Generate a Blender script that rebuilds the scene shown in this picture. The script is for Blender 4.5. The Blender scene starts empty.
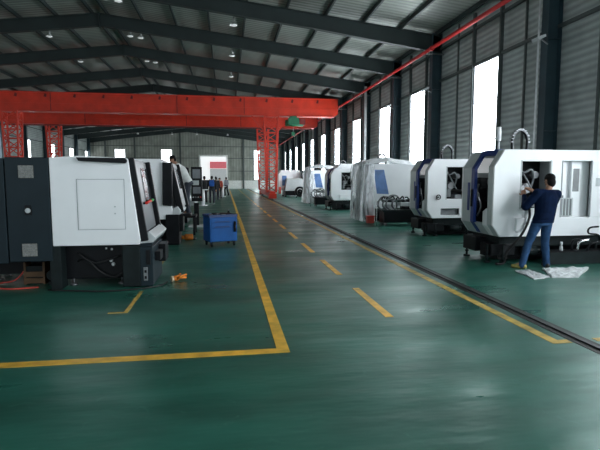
import bpy, bmesh, math, random
from mathutils import Vector, Matrix, noise
random.seed(7)
S = bpy.context.scene
COL = S.collection
V = Vector

# ------------------------------------------------------------------ materials
def _nt(name):
    m = bpy.data.materials.new(name); m.use_nodes = True
    nt = m.node_tree
    return m, nt, nt.nodes, nt.links, nt.nodes['Principled BSDF']

def mat(name, col, rough=.5, metal=0., var=.12, scale=6., emit=0., spec=.5, bump=0., emit_col=None):
    m, nt, N, L, b = _nt(name)
    b.inputs['Roughness'].default_value = rough
    b.inputs['Metallic'].default_value = metal
    b.inputs['Specular IOR Level'].default_value = spec
    tc = N.new('ShaderNodeTexCoord'); no = N.new('ShaderNodeTexNoise')
    no.inputs['Scale'].default_value = scale; no.inputs['Detail'].default_value = 4
    L.new(tc.outputs['Object'], no.inputs['Vector'])
    r = N.new('ShaderNodeValToRGB')
    c = V(col[:3])
    r.color_ramp.elements[0].position = .3; r.color_ramp.elements[1].position = .7
    r.color_ramp.elements[0].color = (*(c * (1 - var)), 1)
    r.color_ramp.elements[1].color = (*[min(1, x * (1 + var)) for x in c], 1)
    L.new(no.outputs['Fac'], r.inputs['Fac']); L.new(r.outputs['Color'], b.inputs['Base Color'])
    if bump:
        bp = N.new('ShaderNodeBump'); bp.inputs['Strength'].default_value = bump
        L.new(no.outputs['Fac'], bp.inputs['Height']); L.new(bp.outputs['Normal'], b.inputs['Normal'])
    if emit:
        b.inputs['Emission Color'].default_value = (*(emit_col or col)[:3], 1)
        b.inputs['Emission Strength'].default_value = emit
    return m

def ribbed(name, col, axis, period, rough=.5, depth=.35, var=.18, metal=0., dark=.7, blotch=1.2):
    """sheet metal with ribs running across AXIS (object coordinates)"""
    m, nt, N, L, b = _nt(name)
    tc = N.new('ShaderNodeTexCoord'); sp = N.new('ShaderNodeSeparateXYZ')
    L.new(tc.outputs['Object'], sp.inputs[0])
    mu = N.new('ShaderNodeMath'); mu.operation = 'MULTIPLY'; mu.inputs[1].default_value = 2 * math.pi / period
    L.new(sp.outputs[axis], mu.inputs[0])
    si = N.new('ShaderNodeMath'); si.operation = 'SINE'; L.new(mu.outputs[0], si.inputs[0])
    no = N.new('ShaderNodeTexNoise'); no.inputs['Scale'].default_value = blotch; no.inputs['Detail'].default_value = 3
    L.new(tc.outputs['Object'], no.inputs['Vector'])
    r = N.new('ShaderNodeValToRGB')
    c = V(col)
    r.color_ramp.elements[0].position = .3; r.color_ramp.elements[1].position = .7
    r.color_ramp.elements[0].color = (*(c * (1 - var)), 1); r.color_ramp.elements[1].color = (*(c * (1 + var)), 1)
    L.new(no.outputs['Fac'], r.inputs['Fac'])
    mr = N.new('ShaderNodeMapRange'); mr.inputs['From Min'].default_value = -1; mr.inputs['To Min'].default_value = dark; mr.inputs['To Max'].default_value = 1
    L.new(si.outputs[0], mr.inputs['Value'])
    mx = N.new('ShaderNodeMix'); mx.data_type = 'RGBA'; mx.blend_type = 'MULTIPLY'; mx.inputs['Factor'].default_value = 1
    L.new(r.outputs['Color'], mx.inputs['A']); L.new(mr.outputs['Result'], mx.inputs['B'])
    L.new(mx.outputs['Result'], b.inputs['Base Color'])
    bp = N.new('ShaderNodeBump'); bp.inputs['Strength'].default_value = depth; bp.inputs['Distance'].default_value = .02
    L.new(si.outputs[0], bp.inputs['Height']); L.new(bp.outputs['Normal'], b.inputs['Normal'])
    b.inputs['Roughness'].default_value = rough; b.inputs['Metallic'].default_value = metal
    return m

def floor_mat():
    m, nt, N, L, b = _nt('green_epoxy'); b.inputs['Specular IOR Level'].default_value = .95; b.inputs['Specular Tint'].default_value = (.70, 1., .90, 1)
    tc = N.new('ShaderNodeTexCoord')
    mp = N.new('ShaderNodeMapping'); mp.inputs['Scale'].default_value = (.5, 1.3, 1)
    L.new(tc.outputs['Object'], mp.inputs['Vector'])
    n1 = N.new('ShaderNodeTexNoise'); n1.inputs['Scale'].default_value = 1.; n1.inputs['Detail'].default_value = 6; n1.inputs['Roughness'].default_value = .6
    L.new(mp.outputs['Vector'], n1.inputs['Vector'])
    r = N.new('ShaderNodeValToRGB')
    r.color_ramp.elements[0].position = .36; r.color_ramp.elements[0].color = (.008, .072, .050, 1)
    r.color_ramp.elements[1].position = .72; r.color_ramp.elements[1].color = (.030, .165, .122, 1)
    L.new(n1.outputs['Fac'], r.inputs['Fac'])
    # scuffs
    n3 = N.new('ShaderNodeTexNoise'); n3.inputs['Scale'].default_value = 5.; n3.inputs['Detail'].default_value = 8; n3.inputs['Distortion'].default_value = 1.5
    L.new(tc.outputs['Object'], n3.inputs['Vector'])
    r3 = N.new('ShaderNodeValToRGB'); r3.color_ramp.elements[0].position = .62; r3.color_ramp.elements[0].color = (0, 0, 0, 1)
    r3.color_ramp.elements[1].position = .8; r3.color_ramp.elements[1].color = (.5, .5, .5, 1)
    L.new(n3.outputs['Fac'], r3.inputs['Fac'])
    mx = N.new('ShaderNodeMix'); mx.data_type = 'RGBA'; mx.inputs['B'].default_value = (.08, .22, .175, 1)
    L.new(r3.outputs['Color'], mx.inputs['Factor']); L.new(r.outputs['Color'], mx.inputs['A'])
    L.new(mx.outputs['Result'], b.inputs['Base Color'])
    n2 = N.new('ShaderNodeTexNoise'); n2.inputs['Scale'].default_value = .9; n2.inputs['Detail'].default_value = 5
    L.new(mp.outputs['Vector'], n2.inputs['Vector'])
    mr = N.new('ShaderNodeMapRange'); mr.inputs['From Min'].default_value = .3; mr.inputs['From Max'].default_value = .7
    mr.inputs['To Min'].default_value = .24; mr.inputs['To Max'].default_value = .50
    L.new(n2.outputs['Fac'], mr.inputs['Value']); L.new(mr.outputs['Result'], b.inputs['Roughness'])
    bp = N.new('ShaderNodeBump'); bp.inputs['Strength'].default_value = .42; bp.inputs['Distance'].default_value = .03
    n4 = N.new('ShaderNodeTexNoise'); n4.inputs['Scale'].default_value = 2.2; n4.inputs['Detail'].default_value = 3
    mp2 = N.new('ShaderNodeMapping'); mp2.inputs['Scale'].default_value = (.5, 1.6, 1)
    L.new(tc.outputs['Object'], mp2.inputs['Vector']); L.new(mp2.outputs['Vector'], n4.inputs['Vector'])
    L.new(n4.outputs['Fac'], bp.inputs['Height']); L.new(bp.outputs['Normal'], b.inputs['Normal'])
    return m

def plastic_mat(name, a0, a1, tint=(.86, .89, .92)):
    """crinkled polythene: streaks of cloudy film between clearer ones"""
    m, nt, N, L, b = _nt(name)
    tc = N.new('ShaderNodeTexCoord'); mp = N.new('ShaderNodeMapping'); mp.inputs['Scale'].default_value = (3.4, 3.4, .55)
    L.new(tc.outputs['Object'], mp.inputs['Vector'])
    no = N.new('ShaderNodeTexNoise'); no.inputs['Scale'].default_value = 1.6; no.inputs['Detail'].default_value = 5; no.inputs['Distortion'].default_value = 1.2
    L.new(mp.outputs['Vector'], no.inputs['Vector'])
    mr = N.new('ShaderNodeMapRange'); mr.inputs['From Min'].default_value = .38; mr.inputs['From Max'].default_value = .6
    mr.inputs['To Min'].default_value = a0; mr.inputs['To Max'].default_value = a1
    L.new(no.outputs['Fac'], mr.inputs['Value'])
    tr = N.new('ShaderNodeBsdfTransparent')
    tl = N.new('ShaderNodeBsdfTranslucent'); tl.inputs['Color'].default_value = (*tint, 1)
    b.inputs['Base Color'].default_value = (*tint, 1); b.inputs['Roughness'].default_value = .28
    m1 = N.new('ShaderNodeMixShader'); m1.inputs[0].default_value = .35
    L.new(b.outputs[0], m1.inputs[1]); L.new(tl.outputs[0], m1.inputs[2])
    m2 = N.new('ShaderNodeMixShader')
    L.new(mr.outputs['Result'], m2.inputs[0]); L.new(tr.outputs[0], m2.inputs[1]); L.new(m1.outputs[0], m2.inputs[2])
    L.new(m2.outputs[0], N['Material Output'].inputs['Surface'])
    bp = N.new('ShaderNodeBump'); bp.inputs['Strength'].default_value = .6; bp.inputs['Distance'].default_value = .05
    L.new(no.outputs['Fac'], bp.inputs['Height']); L.new(bp.outputs['Normal'], b.inputs['Normal'])
    return m

M = dict(
    floor=floor_mat(),
    wall=ribbed('wall_sheet', (.41, .46, .45), 'Z', .2, depth=.5, dark=.72),
    far_sheet=ribbed('far_wall_sheet', (.31, .33, .29), 'X', .45, depth=.4, dark=.8),
    roof=ribbed('roof_sheet', (.31, .34, .31), 'Y', .28, rough=.42, depth=.5, dark=.7, metal=.25, blotch=.5),
    brick=mat('white_painted_band', (.82, .83, .80), .7),
    steel=mat('blue_grey_steel', (.026, .055, .070), .5, var=.2, scale=2),
    steel_roof=mat('dark_rafter_paint', (.016, .027, .027), .55, var=.2, scale=1),
    girt=mat('grey_girt', (.075, .092, .09), .5),
    white_pipe=mat('white_pvc', (.62, .66, .67), .45),
    red_pipe=mat('red_fire_pipe_paint', (.48, .022, .022), .4),
    crane=mat('crane_red', (.62, .035, .012), .45, var=.16, scale=1.5),
    crane_dark=mat('crane_dark', (.16, .012, .010), .6),
    hoist=mat('hoist_green', (.012, .13, .06), .45),
    pane_dim=mat('soft_window_light', (.9, .95, 1.), .4, var=.02, emit=6, emit_col=(.93, .97, 1.)),
    pane=mat('bright_window_light', (.9, .95, 1.), .4, var=.02, emit=17, emit_col=(.88, .95, 1.)),
    frame=mat('window_aluminium', (.5, .52, .55), .45),
    yellow=mat('yellow_line_paint', (.74, .43, .05), .45, var=.3, scale=5),
    yellow_worn=mat('worn_yellow_paint', (.45, .31, .06), .5, var=.45, scale=6),
    groove=mat('rail_groove_black', (.006, .009, .009), .6),
    rail=mat('rail_steel', (.035, .038, .038), .45, spec=.3),
    white=mat('machine_white', (.91, .93, .95), .32, var=.03, scale=2),
    light_grey=mat('machine_light_grey', (.52, .56, .57), .38, var=.05),
    mid_grey=mat('machine_mid_grey', (.20, .215, .225), .4, var=.1),
    slate=mat('machine_slate', (.013, .024, .031), .42, spec=.2, var=.1, scale=3),
    dark=mat('machine_black', (.006, .007, .009), .42, spec=.2, var=.3),
    cast=mat('cast_dark_green', (.010, .016, .017), .5, spec=.2, var=.35, scale=5),
    blue=mat('machine_blue', (.016, .042, .20), .38),
    blue_film=mat('blue_tinted_pane', (.11, .22, .48), .25, var=.25, scale=4),
    glass=mat('dark_glass', (.035, .042, .048), .12, var=.2),
    door_grey=mat('door_grey', (.145, .155, .165), .33, var=.08),
    vent=mat('vent_mesh', (.24, .24, .22), .7, var=.4, scale=60),
    groove_line=mat('panel_groove', (.36, .38, .40), .5),
    chrome=mat('metal_bright', (.62, .63, .64), .25, metal=.9, var=.2),
    metal=mat('metal_dull', (.22, .23, .24), .4, metal=.7, var=.25),
    cable=mat('black_rubber', (.008, .008, .009), .5),
    red=mat('signal_red', (.62, .03, .02), .4),
    green=mat('signal_green', (.03, .35, .10), .4),
    hose=mat('red_air_hose', (.50, .06, .04), .45),
    orange=mat('orange_cloth', (.80, .22, .02), .6, var=.35, scale=12),
    cream=mat('pale_cloth', (.55, .45, .30), .7),
    wood=mat('raw_wood', (.12, .065, .03), .7, var=.3),
    cart=mat('cart_blue', (.003, .085, .31), .42, spec=.25, var=.1),
    cart_dark=mat('cart_dark_blue', (.006, .035, .15), .45),
    screen=mat('console_screen_grey', (.20, .22, .24), .25),
    skin=mat('skin', (.34, .18, .115), .55, var=.1),
    hair=mat('black_hair', (.005, .004, .004), .7, spec=.12, var=.4, scale=60),
    navy=mat('navy_cloth', (.003, .010, .034), .9, spec=.1, var=.3, scale=9),
    denim=mat('blue_denim', (.024, .062, .14), .9, spec=.15, var=.35, scale=9),
    shoe=mat('black_shoe', (.012, .012, .013), .5),
    shoe_y=mat('yellow_brown_shoe', (.30, .26, .07), .6, var=.4, scale=30),
    black_cloth=mat('black_cloth', (.012, .013, .016), .85),
    dark_jean=mat('dark_trousers', (.020, .026, .040), .85),
    white_cloth=mat('white_shirt_cloth', (.62, .64, .63), .8),
    red_cloth=mat('red_shirt_cloth', (.55, .10, .06), .8),
    grey_cloth=mat('grey_shirt_cloth', (.22, .25, .29), .8),
    pack=mat('blue_backpack_cloth', (.012, .10, .42), .7),
    foil=mat('pale_foam_sheet', (.60, .63, .64), .4, var=.25, scale=14, bump=.3),
    plastic=plastic_mat('crinkled_plastic', .25, .97),
    plastic_top=plastic_mat('cloudy_plastic', .88, 1.0, (.9, .92, .94)),
    facade=mat('outside_white_render_glow', (.85, .85, .84), .8, emit=.5),  # daylight outside put in as a faint glow of the wall
    fascia=mat('outside_red_fascia_glow', (.55, .12, .14), .7, emit=.35),  # fascia glows as well, its daylight is in the material
    facade_grey=mat('outside_grey_glazing_glow', (.40, .42, .42), .6, emit=.3),  # own glow stands in for daylight on the glazing
    ground=mat('outside_concrete', (.5, .5, .48), .8),
    lamp_shade=mat('lamp_aluminium', (.5, .52, .52), .35, metal=.5),
    lamp_glow=mat('lamp_lens', (.9, .93, .95), .3, emit=.3),
)

# ------------------------------------------------------------------ mesh builder
class B:
    def __init__(s): s.bm = bmesh.new()
    def quad_hull(s, pts, faces, smooth=False):
        vs = [s.bm.verts.new(p) for p in pts]
        for f in faces:
            try:
                fc = s.bm.faces.new([vs[i] for i in f]); fc.smooth = smooth
            except ValueError: pass
        return s
    def box(s, x0, x1, y0, y1, z0, z1):
        p = [(x, y, z) for z in (z0, z1) for y in (y0, y1) for x in (x0, x1)]
        return s.quad_hull(p, [(0, 2, 3, 1), (4, 5, 7, 6), (0, 1, 5, 4), (2, 6, 7, 3), (0, 4, 6, 2), (1, 3, 7, 5)])
    def prism(s, prof, a0, a1, axis='y'):
        """closed profile of (u,v) extruded along axis y (u=x,v=z), x (u=y,v=z) or z (u=x,v=y)"""
        f = {'y': lambda u, v, a: (u, a, v), 'x': lambda u, v, a: (a, u, v), 'z': lambda u, v, a: (u, v, a)}[axis]
        n = len(prof)
        pts = [f(u, v, a0) for u, v in prof] + [f(u, v, a1) for u, v in prof]
        fs = [tuple(range(n))[::-1], tuple(range(n, 2 * n))] + [(i, (i + 1) % n, n + (i + 1) % n, n + i) for i in range(n)]
        return s.quad_hull(pts, fs)
    def panel(s, prof, holes, a0, a1, axis='y'):
        """profile with rectangular holes (u0,u1,v0,v1), extruded"""
        f = {'y': lambda u, v, a: (u, a, v), 'x': lambda u, v, a: (a, u, v)}[axis]
        t = bmesh.new(); es = []
        loops = [prof] + [[(h[0], h[2]), (h[1], h[2]), (h[1], h[3]), (h[0], h[3])] for h in holes]
        for lp in loops:
            vs = [t.verts.new(f(u, v, a0)) for u, v in lp]
            for i in range(len(vs)): es.append(t.edges.new((vs[i], vs[(i + 1) % len(vs)])))
        g = bmesh.ops.triangle_fill(t, use_beauty=True, use_dissolve=False, edges=es)
        fs = [x for x in g['geom'] if isinstance(x, bmesh.types.BMFace)]
        ex = bmesh.ops.extrude_face_region(t, geom=fs)
        d = V(f(0, 0, a1 - a0)) - V(f(0, 0, 0))
        bmesh.ops.translate(t, vec=d, verts=[x for x in ex['geom'] if isinstance(x, bmesh.types.BMVert)])
        me = bpy.data.meshes.new('t'); t.to_mesh(me); t.free(); s.bm.from_mesh(me); bpy.data.meshes.remove(me)
        return s
    def cyl(s, p, q, r, r2=None, seg=12, cap=True):
        p, q = V(p), V(q); r2 = r if r2 is None else r2
        d = (q - p).normalized(); a = d.orthogonal().normalized(); b = d.cross(a)
        n = seg
        ring = lambda c, rr: [s.bm.verts.new(c + (a * math.cos(2 * math.pi * i / n) + b * math.sin(2 * math.pi * i / n)) * rr) for i in range(n)]
        A, Bv = ring(p, r), ring(q, r2)
        for i in range(n):
            f = s.bm.faces.new((A[i], A[(i + 1) % n], Bv[(i + 1) % n], Bv[i])); f.smooth = True
        if cap:
            s.bm.faces.new(A[::-1]); s.bm.faces.new(Bv)
        return s
    def bar(s, p, q, w, h=None, up=(0, 0, 1)):
        """square bar from p to q"""
        p, q = V(p), V(q); h = w if h is None else h
        d = (q - p).normalized(); u = V(up)
        if abs(d.dot(u)) > .95: u = V((0, 1, 0))
        a = d.cross(u).normalized() * w / 2; b = a.cross(d).normalized() * h / 2
        pts = [c + e for c in (p, q) for e in (-a - b, a - b, a + b, -a + b)]
        return s.quad_hull(pts, [(0, 3, 2, 1), (4, 5, 6, 7), (0, 1, 5, 4), (1, 2, 6, 5), (2, 3, 7, 6), (3, 0, 4, 7)])
    def tube(s, pts, r, seg=8, smooth=4):
        P = [V(p) for p in pts]
        if smooth and len(P) > 2:   # Catmull-Rom
            Q = []
            for i in range(len(P) - 1):
                p0, p1, p2, p3 = P[max(i - 1, 0)], P[i], P[i + 1], P[min(i + 2, len(P) - 1)]
                for k in range(smooth):
                    t = k / smooth
                    Q.append(.5 * ((2 * p1) + (p2 - p0) * t + (2 * p0 - 5 * p1 + 4 * p2 - p3) * t * t + (3 * p1 - p0 - 3 * p2 + p3) * t ** 3))
            Q.append(P[-1]); P = Q
        prev = None; a = None
        for i, p in enumerate(P):
            d = (P[min(i + 1, len(P) - 1)] - P[max(i - 1, 0)]).normalized()
            if a is None: a = d.orthogonal().normalized()
            a = (a - d * a.dot(d)).normalized(); b = d.cross(a)
            ring = [s.bm.verts.new(p + (a * math.cos(2 * math.pi * k / seg) + b * math.sin(2 * math.pi * k / seg)) * r) for k in range(seg)]
            if prev:
                for k in range(seg):
                    f = s.bm.faces.new((prev[k], prev[(k + 1) % seg], ring[(k + 1) % seg], ring[k])); f.smooth = True
            else: s.bm.faces.new(ring[::-1])
            prev = ring
        s.bm.faces.new(prev)
        return s
    def sphere(s, c, r, sx=1, sy=1, sz=1, seg=12):
        g = bmesh.ops.create_uvsphere(s.bm, u_segments=seg, v_segments=max(6, seg * 2 // 3), radius=r)
        for v in g['verts']:
            v.co = V((v.co.x * sx, v.co.y * sy, v.co.z * sz)) + V(c)
            for f in v.link_faces: f.smooth = True
        return s
    def torus(s, c, R, r, axis='y', seg=20, rs=8):
        pts = []
        for i in range(seg + 1):
            t = 2 * math.pi * i / seg
            o = {'y': (math.cos(t), 0, math.sin(t)), 'x': (0, math.cos(t), math.sin(t)), 'z': (math.cos(t), math.sin(t), 0)}[axis]
            pts.append(V(c) + V(o) * R)
        return s.tube(pts, r, rs, 0)
    def build(s, name, m, parent=None, bevel=0., loc=None):
        bmesh.ops.recalc_face_normals(s.bm, faces=s.bm.faces)
        me = bpy.data.meshes.new(name); s.bm.to_mesh(me); s.bm.free()
        o = bpy.data.objects.new(name, me); COL.objects.link(o)
        o.data.materials.append(M[m] if isinstance(m, str) else m)
        if parent is not None: o.parent = parent
        if loc: o.location = loc
        if bevel:
            md = o.modifiers.new('bevel', 'BEVEL'); md.width = bevel; md.segments = 2; md.limit_method = 'ANGLE'; md.angle_limit = math.radians(40)
        return o

def tag(o, label=None, cat=None, group=None, kind=None):
    for k, v in (('label', label), ('category', cat), ('group', group), ('kind', kind)):
        if v: o[k] = v
    return o
def thing(name, label, cat, loc=(0, 0, 0), rz=0, group=None):
    o = bpy.data.objects.new(name, None); COL.objects.link(o); o.empty_display_size = .1
    o.location = loc; o.rotation_euler = (0, 0, rz)
    return tag(o, label, cat, group)
def struct(o): return tag(o, kind='structure')
def kids(o): return [c for c in COL.objects if c.parent == o]
def copy_tree(o, parent=None):
    c = o.copy(); COL.objects.link(c)
    if parent is not None: c.parent = parent
    for ch in kids(o): copy_tree(ch, c)
    return c
ORD = 'first second third fourth fifth sixth seventh eighth ninth tenth eleventh twelfth thirteenth'.split()

# ------------------------------------------------------------------ hall dimensions
XR, XL, YB, YF = 9.6, -21.5, -9.0, 81.0
RX = -6.1                                   # ridge
def zr(x, ridge=9.47, eave=7.62):            # centre line of a rafter
    return ridge - (ridge - eave) * (abs(x - RX) / (XR - RX))

struct(B().box(XL - 2, XR + 2, YB, YF + .15, -.15, 0).build('floor', 'floor'))
struct(B().box(XR, XR + .15, YB, YF, 0, 8.4).build('wall_right', 'wall'))
struct(B().box(XL - .15, XL, YB, YF, 0, 8.4).build('wall_left', 'wall'))
DX0, DX1, DZ = -4.1, .12, 5.3
hw = B().panel([(XL - .15, 0), (XR + .15, 0), (XR + .15, 8.3), (RX, 10.7), (XL - .15, 8.3)], [(DX0, DX1, .001, DZ)], YF, YF + .15)
struct(hw.build('wall_far', 'far_sheet'))
b = B()
for sx in (XL - .3, XR + .3):
    zo, zi = zr(sx) + .50, zr(RX) + .50
    b.prism([(sx, zo), (RX, zi), (RX, zi + .08), (sx, zo + .08)], YB, YF + .3)
struct(b.build('ceiling', 'roof'))
# white painted band along the foot of the far wall, and its vertical joints
for i, (a, c) in enumerate(((XL, DX0 - .25), (DX1 + .25, XR))):
    struct(B().box(a, c, YF - .05, YF, 0, 1.35).build('baseboard_far', 'brick'))
for i, x in enumerate((-18.9, -14.4, -7.3, 2.9, 7.2)):
    struct(B().box(x - .12, x + .12, YF - .2, YF - .001, 0, zr(x) + .2).build('column_far', 'girt'))
for z in (2.9, 5.0, 6.9):
    bb = B().box(XL, DX0 - .3, YF - .09, YF - .002, z - .05, z + .05) if z < 5.3 else B().box(XL, XR, YF - .09, YF - .002, z - .05, z + .05)
    if z < 5.3: bb.box(DX1 + .3, XR, YF - .09, YF - .002, z - .05, z + .05)
    struct(bb.build('trim_far', 'girt'))
# roller door opening and what is outside
d = B().box(DX0 - .25, DX0, YF - .08, YF + .2, 0, DZ + .25).box(DX1, DX1 + .25, YF - .08, YF + .2, 0, DZ + .25).box(DX0, DX1, YF - .08, YF + .2, DZ, DZ + .25)
struct(d.build('door_1', 'brick'))
struct(B().box(-40, 40, YF + .15, YF + 60, -.2, -.02).build('ground', 'ground'))
w = thing('workshop_building', 'white workshop building with a red fascia seen through the open roller door', 'building', (-1.6, 97, 0))
B().box(-9, 9, 0, 6, -.02, 9).build('facade', 'facade', w)
B().box(-1.5, 1.7, -.25, -.01, 3.7, 5.0).build('fascia', 'fascia', w)
B().box(-1.5, 1.7, -.12, -.01, 0, 3.6).build('glazing', 'facade_grey', w)

# ------------------------------------------------------------------ steel frames
FR = [1.0, 7.0, 13.05, 20.9, 25.9, 31.6, 37.8, 44, 50, 56, 62, 68, 74, 80.4]
def column_mesh(x, sgn):
    b = B(); z1 = zr(x) + .35
    b.box(min(x, x - sgn * .02), max(x, x - sgn * .02), -.15, .15, 0, z1)           # inner flange
    b.box(min(x, x + sgn * .42), max(x, x + sgn * .42), -.012, .012, 0, z1)         # web
    b.box(min(x + sgn * .40, x + sgn * .42), max(x + sgn * .40, x + sgn * .42), -.15, .15, 0, z1)
    b.box(min(x - sgn * .06, x + sgn * .42), max(x - sgn * .06, x + sgn * .42), -.2, .2, 0, .03)
    for z in (3.0, 5.6): b.box(min(x, x + sgn * .42), max(x, x + sgn * .42), -.14, .14, z, z + .015)
    return b
c0 = struct(column_mesh(9.15, 1).build('column', 'steel')); c0.location.y = FR[0]
c1 = struct(column_mesh(XL + .45, -1).build('column', 'steel')); c1.location.y = FR[0]
def rafter_mesh():
    b = B(); H = .30
    for xe in (9.55, XL + .05):
        n = 8
        def q(x, off): return (x, zr(x) + off)
        xs = [RX + (xe - RX) * i / n for i in range(n + 1)]
        top = [q(x, H) for x in xs]
        dep = [(.62 if i > 2 else .62) + (.12 * max(0, (i - 5)) / 3) for i in range(n + 1)]
        bot = [q(x, H - dd) for x, dd in zip(xs, dep)]
        b.prism(top + bot[::-1], -.012, .012)
        b.prism(bot + [(x, z + .025) for x, z in bot[::-1]], -.13, .13)
        b.prism(top + [(x, z - .025) for x, z in top[::-1]], -.13, .13)
    b.box(RX - .02, RX + .02, -.13, .13, zr(RX) - .38, zr(RX) + .33)
    return b
r0 = struct(rafter_mesh().build('roof_beam', 'steel_roof')); r0.location.y = FR[0]
for y in FR[1:]:
    for o in (c0, c1, r0):
        k = o.copy(); COL.objects.link(k); k.location.y = y
# purlins
p0 = None
for side in (1, -1):
    n = 9
    for i in range(n + 1):
        x = RX + side * (.35 + i * 1.68)
        z = zr(x) + .33
        o = B().box(-.04, .04, YB, YF, -.02, .16).build('roof_purlin', 'steel_roof') if p0 is None else p0.copy()
        if p0 is None: p0 = o
        else: COL.objects.link(o)
        o.location = (x, 0, z); struct(o)
# girts, window jambs and wall joints on the aisle side of the long wall
for z in (1.5, 5.98, 7.35):
    struct(B().box(9.52, 9.6, YB, YF, z - .05, z + .05).build('trim_right', 'girt'))
    struct(B().box(XL, XL + .08, YB, YF, z - .05, z + .05).build('trim_left', 'girt'))
WIN = [(-5.0, -3.1), (-1.4, .7), (2.8, 5.2), (9.0, 10.2), (16.06, 17.77), (22.4, 24.25), (27.35, 29.3), (33.6, 35.7), (39.9, 41.8), (46, 47.9), (52, 53.9), (58, 59.9), (64, 65.9), (70, 71.9), (76, 77.9)]  # nearest windows are out of view, added and widened for more light
wn = [0]
def window(axis, fixed, a0, a1, z0, z1, sgn):
    """frame with glazing bars and a bright pane, standing just proud of the wall"""
    wn[0] += 1
    t = bpy.data.objects.new('window_%d' % wn[0], None); COL.objects.link(t); struct(t)
    t.location = (fixed, (a0 + a1) / 2, z0) if axis == 'x' else ((a0 + a1) / 2, fixed, z0)
    W, Hh = (a1 - a0) / 2, z1 - z0
    f = B(); g = B()
    def bx(bb, u0, u1, v0, v1, d0, d1):
        e0, e1 = sorted((-sgn * d0, -sgn * d1))
        (bb.box(e0, e1, u0, u1, v0, v1) if axis == 'x' else bb.box(u0, u1, e0, e1, v0, v1))
    for u0, u1, v0, v1 in ((-W, -W + .06, 0, Hh), (W - .06, W, 0, Hh), (-W, W, 0, .06), (-W, W, Hh - .06, Hh)): bx(f, u0, u1, v0, v1, .002, .07)
    k = 3
    for i in range(1, k): bx(f, -W, W, Hh * i / k - .02, Hh * i / k + .02, .02, .06)
    bx(g, -W + .04, W - .04, .04, Hh - .04, .012, .03)
    f.build('window_frame', 'frame', t); g.build('window_pane', 'pane' if axis == 'x' and sgn > 0 else 'pane_dim', t)
for a, c in WIN:
    window('x', XR, a, c, 1.6, 5.95, 1)
    for y in (a - .08, c + .08):
        struct(B().box(9.48, 9.6, y - .05, y + .05, 0, zr(9.5) + .3).build('trim_jamb', 'girt'))
for y in (7.9, 11.4, 14.6, 19.2): struct(B().box(9.54, 9.6, y - .03, y + .03, 0, zr(9.5) + .3).build('trim_joint', 'girt'))
for a in (-5, 2.8, 10.4, 18, 25.6, 33.2, 41, 48.6, 56.2, 63.9, 71.5, 79.0): window('x', XL, a, a + 1.75, 1.6, 5.95, -1)  # nearer part of this row is unseen, added as light sources
for a, c, z0 in ((-17.5, -15.9, 1.45), (-10.35, -8.6, 1.45), (4.65, 5.6, 1.45)): window('y', YF, a, c, z0, 6.35, 1)

# pipes on the wall
fp = thing('fire_pipe', 'long red fire pipe running under the eaves along the window wall', 'pipe', (8.75, 0, 7.15))
B().cyl((0, 2, 0), (0, 80.5, 0), .075, seg=14).build('pipe', 'red_pipe', fp)
for y in FR[1:]: B().bar((0, y - .35, -.09), (.82, y - .35, -.09), .05).build('bracket', 'metal', fp)
for y in range(8, 80, 6): B().cyl((0, y - .06, 0), (0, y + .06, 0), .098, seg=14).build('coupling', 'red_pipe', fp)
tag(B().cyl((9.02, 30.75, 0), (9.02, 30.75, 7.55), .085).build('drain_pipe', 'white_pipe'), 'tall pale drain pipe beside the fourth steel column, higher than the fire pipe', 'pipe')
tag(B().tube([(9.05, 13.2, 0), (9.05, 13.2, 7.3)], .03, 8, 0).build('cable_conduit', 'white_pipe'), 'thin pale cable conduit up the large column beside the big bright window', 'conduit')
# floodlights on the columns
def floodlight(i, y):
    t = thing('flood_light', 'small grey floodlight on the %s dark column from the viewer along the window wall' % ORD[i], 'lamp', (9.14, y, 5.55), group='floodlights on the columns')
    B().bar((0, 0, -.12), (-.22, 0, .02), .03).build('arm', 'metal', t)
    B().prism([(-.42, .03), (-.18, .12), (-.16, .05), (-.38, -.06)], -.15, .15).build('housing', 'light_grey', t)
    return t
for i, y in enumerate((12.9, 20.8, 25.8, 31.62, 37.7)): floodlight(i, y)

# ------------------------------------------------------------------ high bay lamps
def high_bay(x, y, z, label, double=False):
    t = thing('high_bay_lamp', label, 'lamp', (x, y, z), group='high bay lamps under the roof')
    zt = zr(x) + .36 - z
    B().tube([(0, 0, .28), (0, 0, zt)], .012, 6, 0).build('rod', 'girt', t)
    b = B(); 
    b.cyl((0, 0, .12), (0, 0, .30), .07, .05, 12)
    b.cyl((0, 0, 0), (0, 0, .13), .20, .07, 16, cap=False)
    b.build('shade', 'lamp_shade', t)
    B().sphere((0, 0, 0.01), .15, 1, 1, .35, 14).build('lens', 'lamp_glow', t)
i = 0
for y, n in ((23.0, 'second'), (28.6, 'third'), (34.3, 'fourth')):
    high_bay(.45, y, 8.62, 'high bay lamp over the aisle in the %s roof bay from the viewer' % ORD[ORD.index(n) - 1], 0)
    high_bay(-9.35, y, 9.28, 'high bay lamp beyond the ridge in the %s roof bay from the viewer' % ORD[ORD.index(n) - 1], 0)
    for q, w in ((-5.1, 'aisle'), (-4.55, 'window wall')):
        high_bay(q, y - .2, 9.42 if q < -5 else 9.35, 'one of two close high bay lamps near the ridge, %s roof bay, %s side' % (ORD[ORD.index(n) - 1], 'ridge' if q < -5 else 'aisle'))
for x in (-13, -8, -4.3, .35):
    high_bay(x, 76, 8.35, 'pendant lamp near the far wall, %s' % {-13: 'over the lowest machines at the end of the row', -8: 'between the two small far windows', -4.3: 'above the near edge of the roller door', .35: 'above the aisle end of the roller door'}[x])

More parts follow.
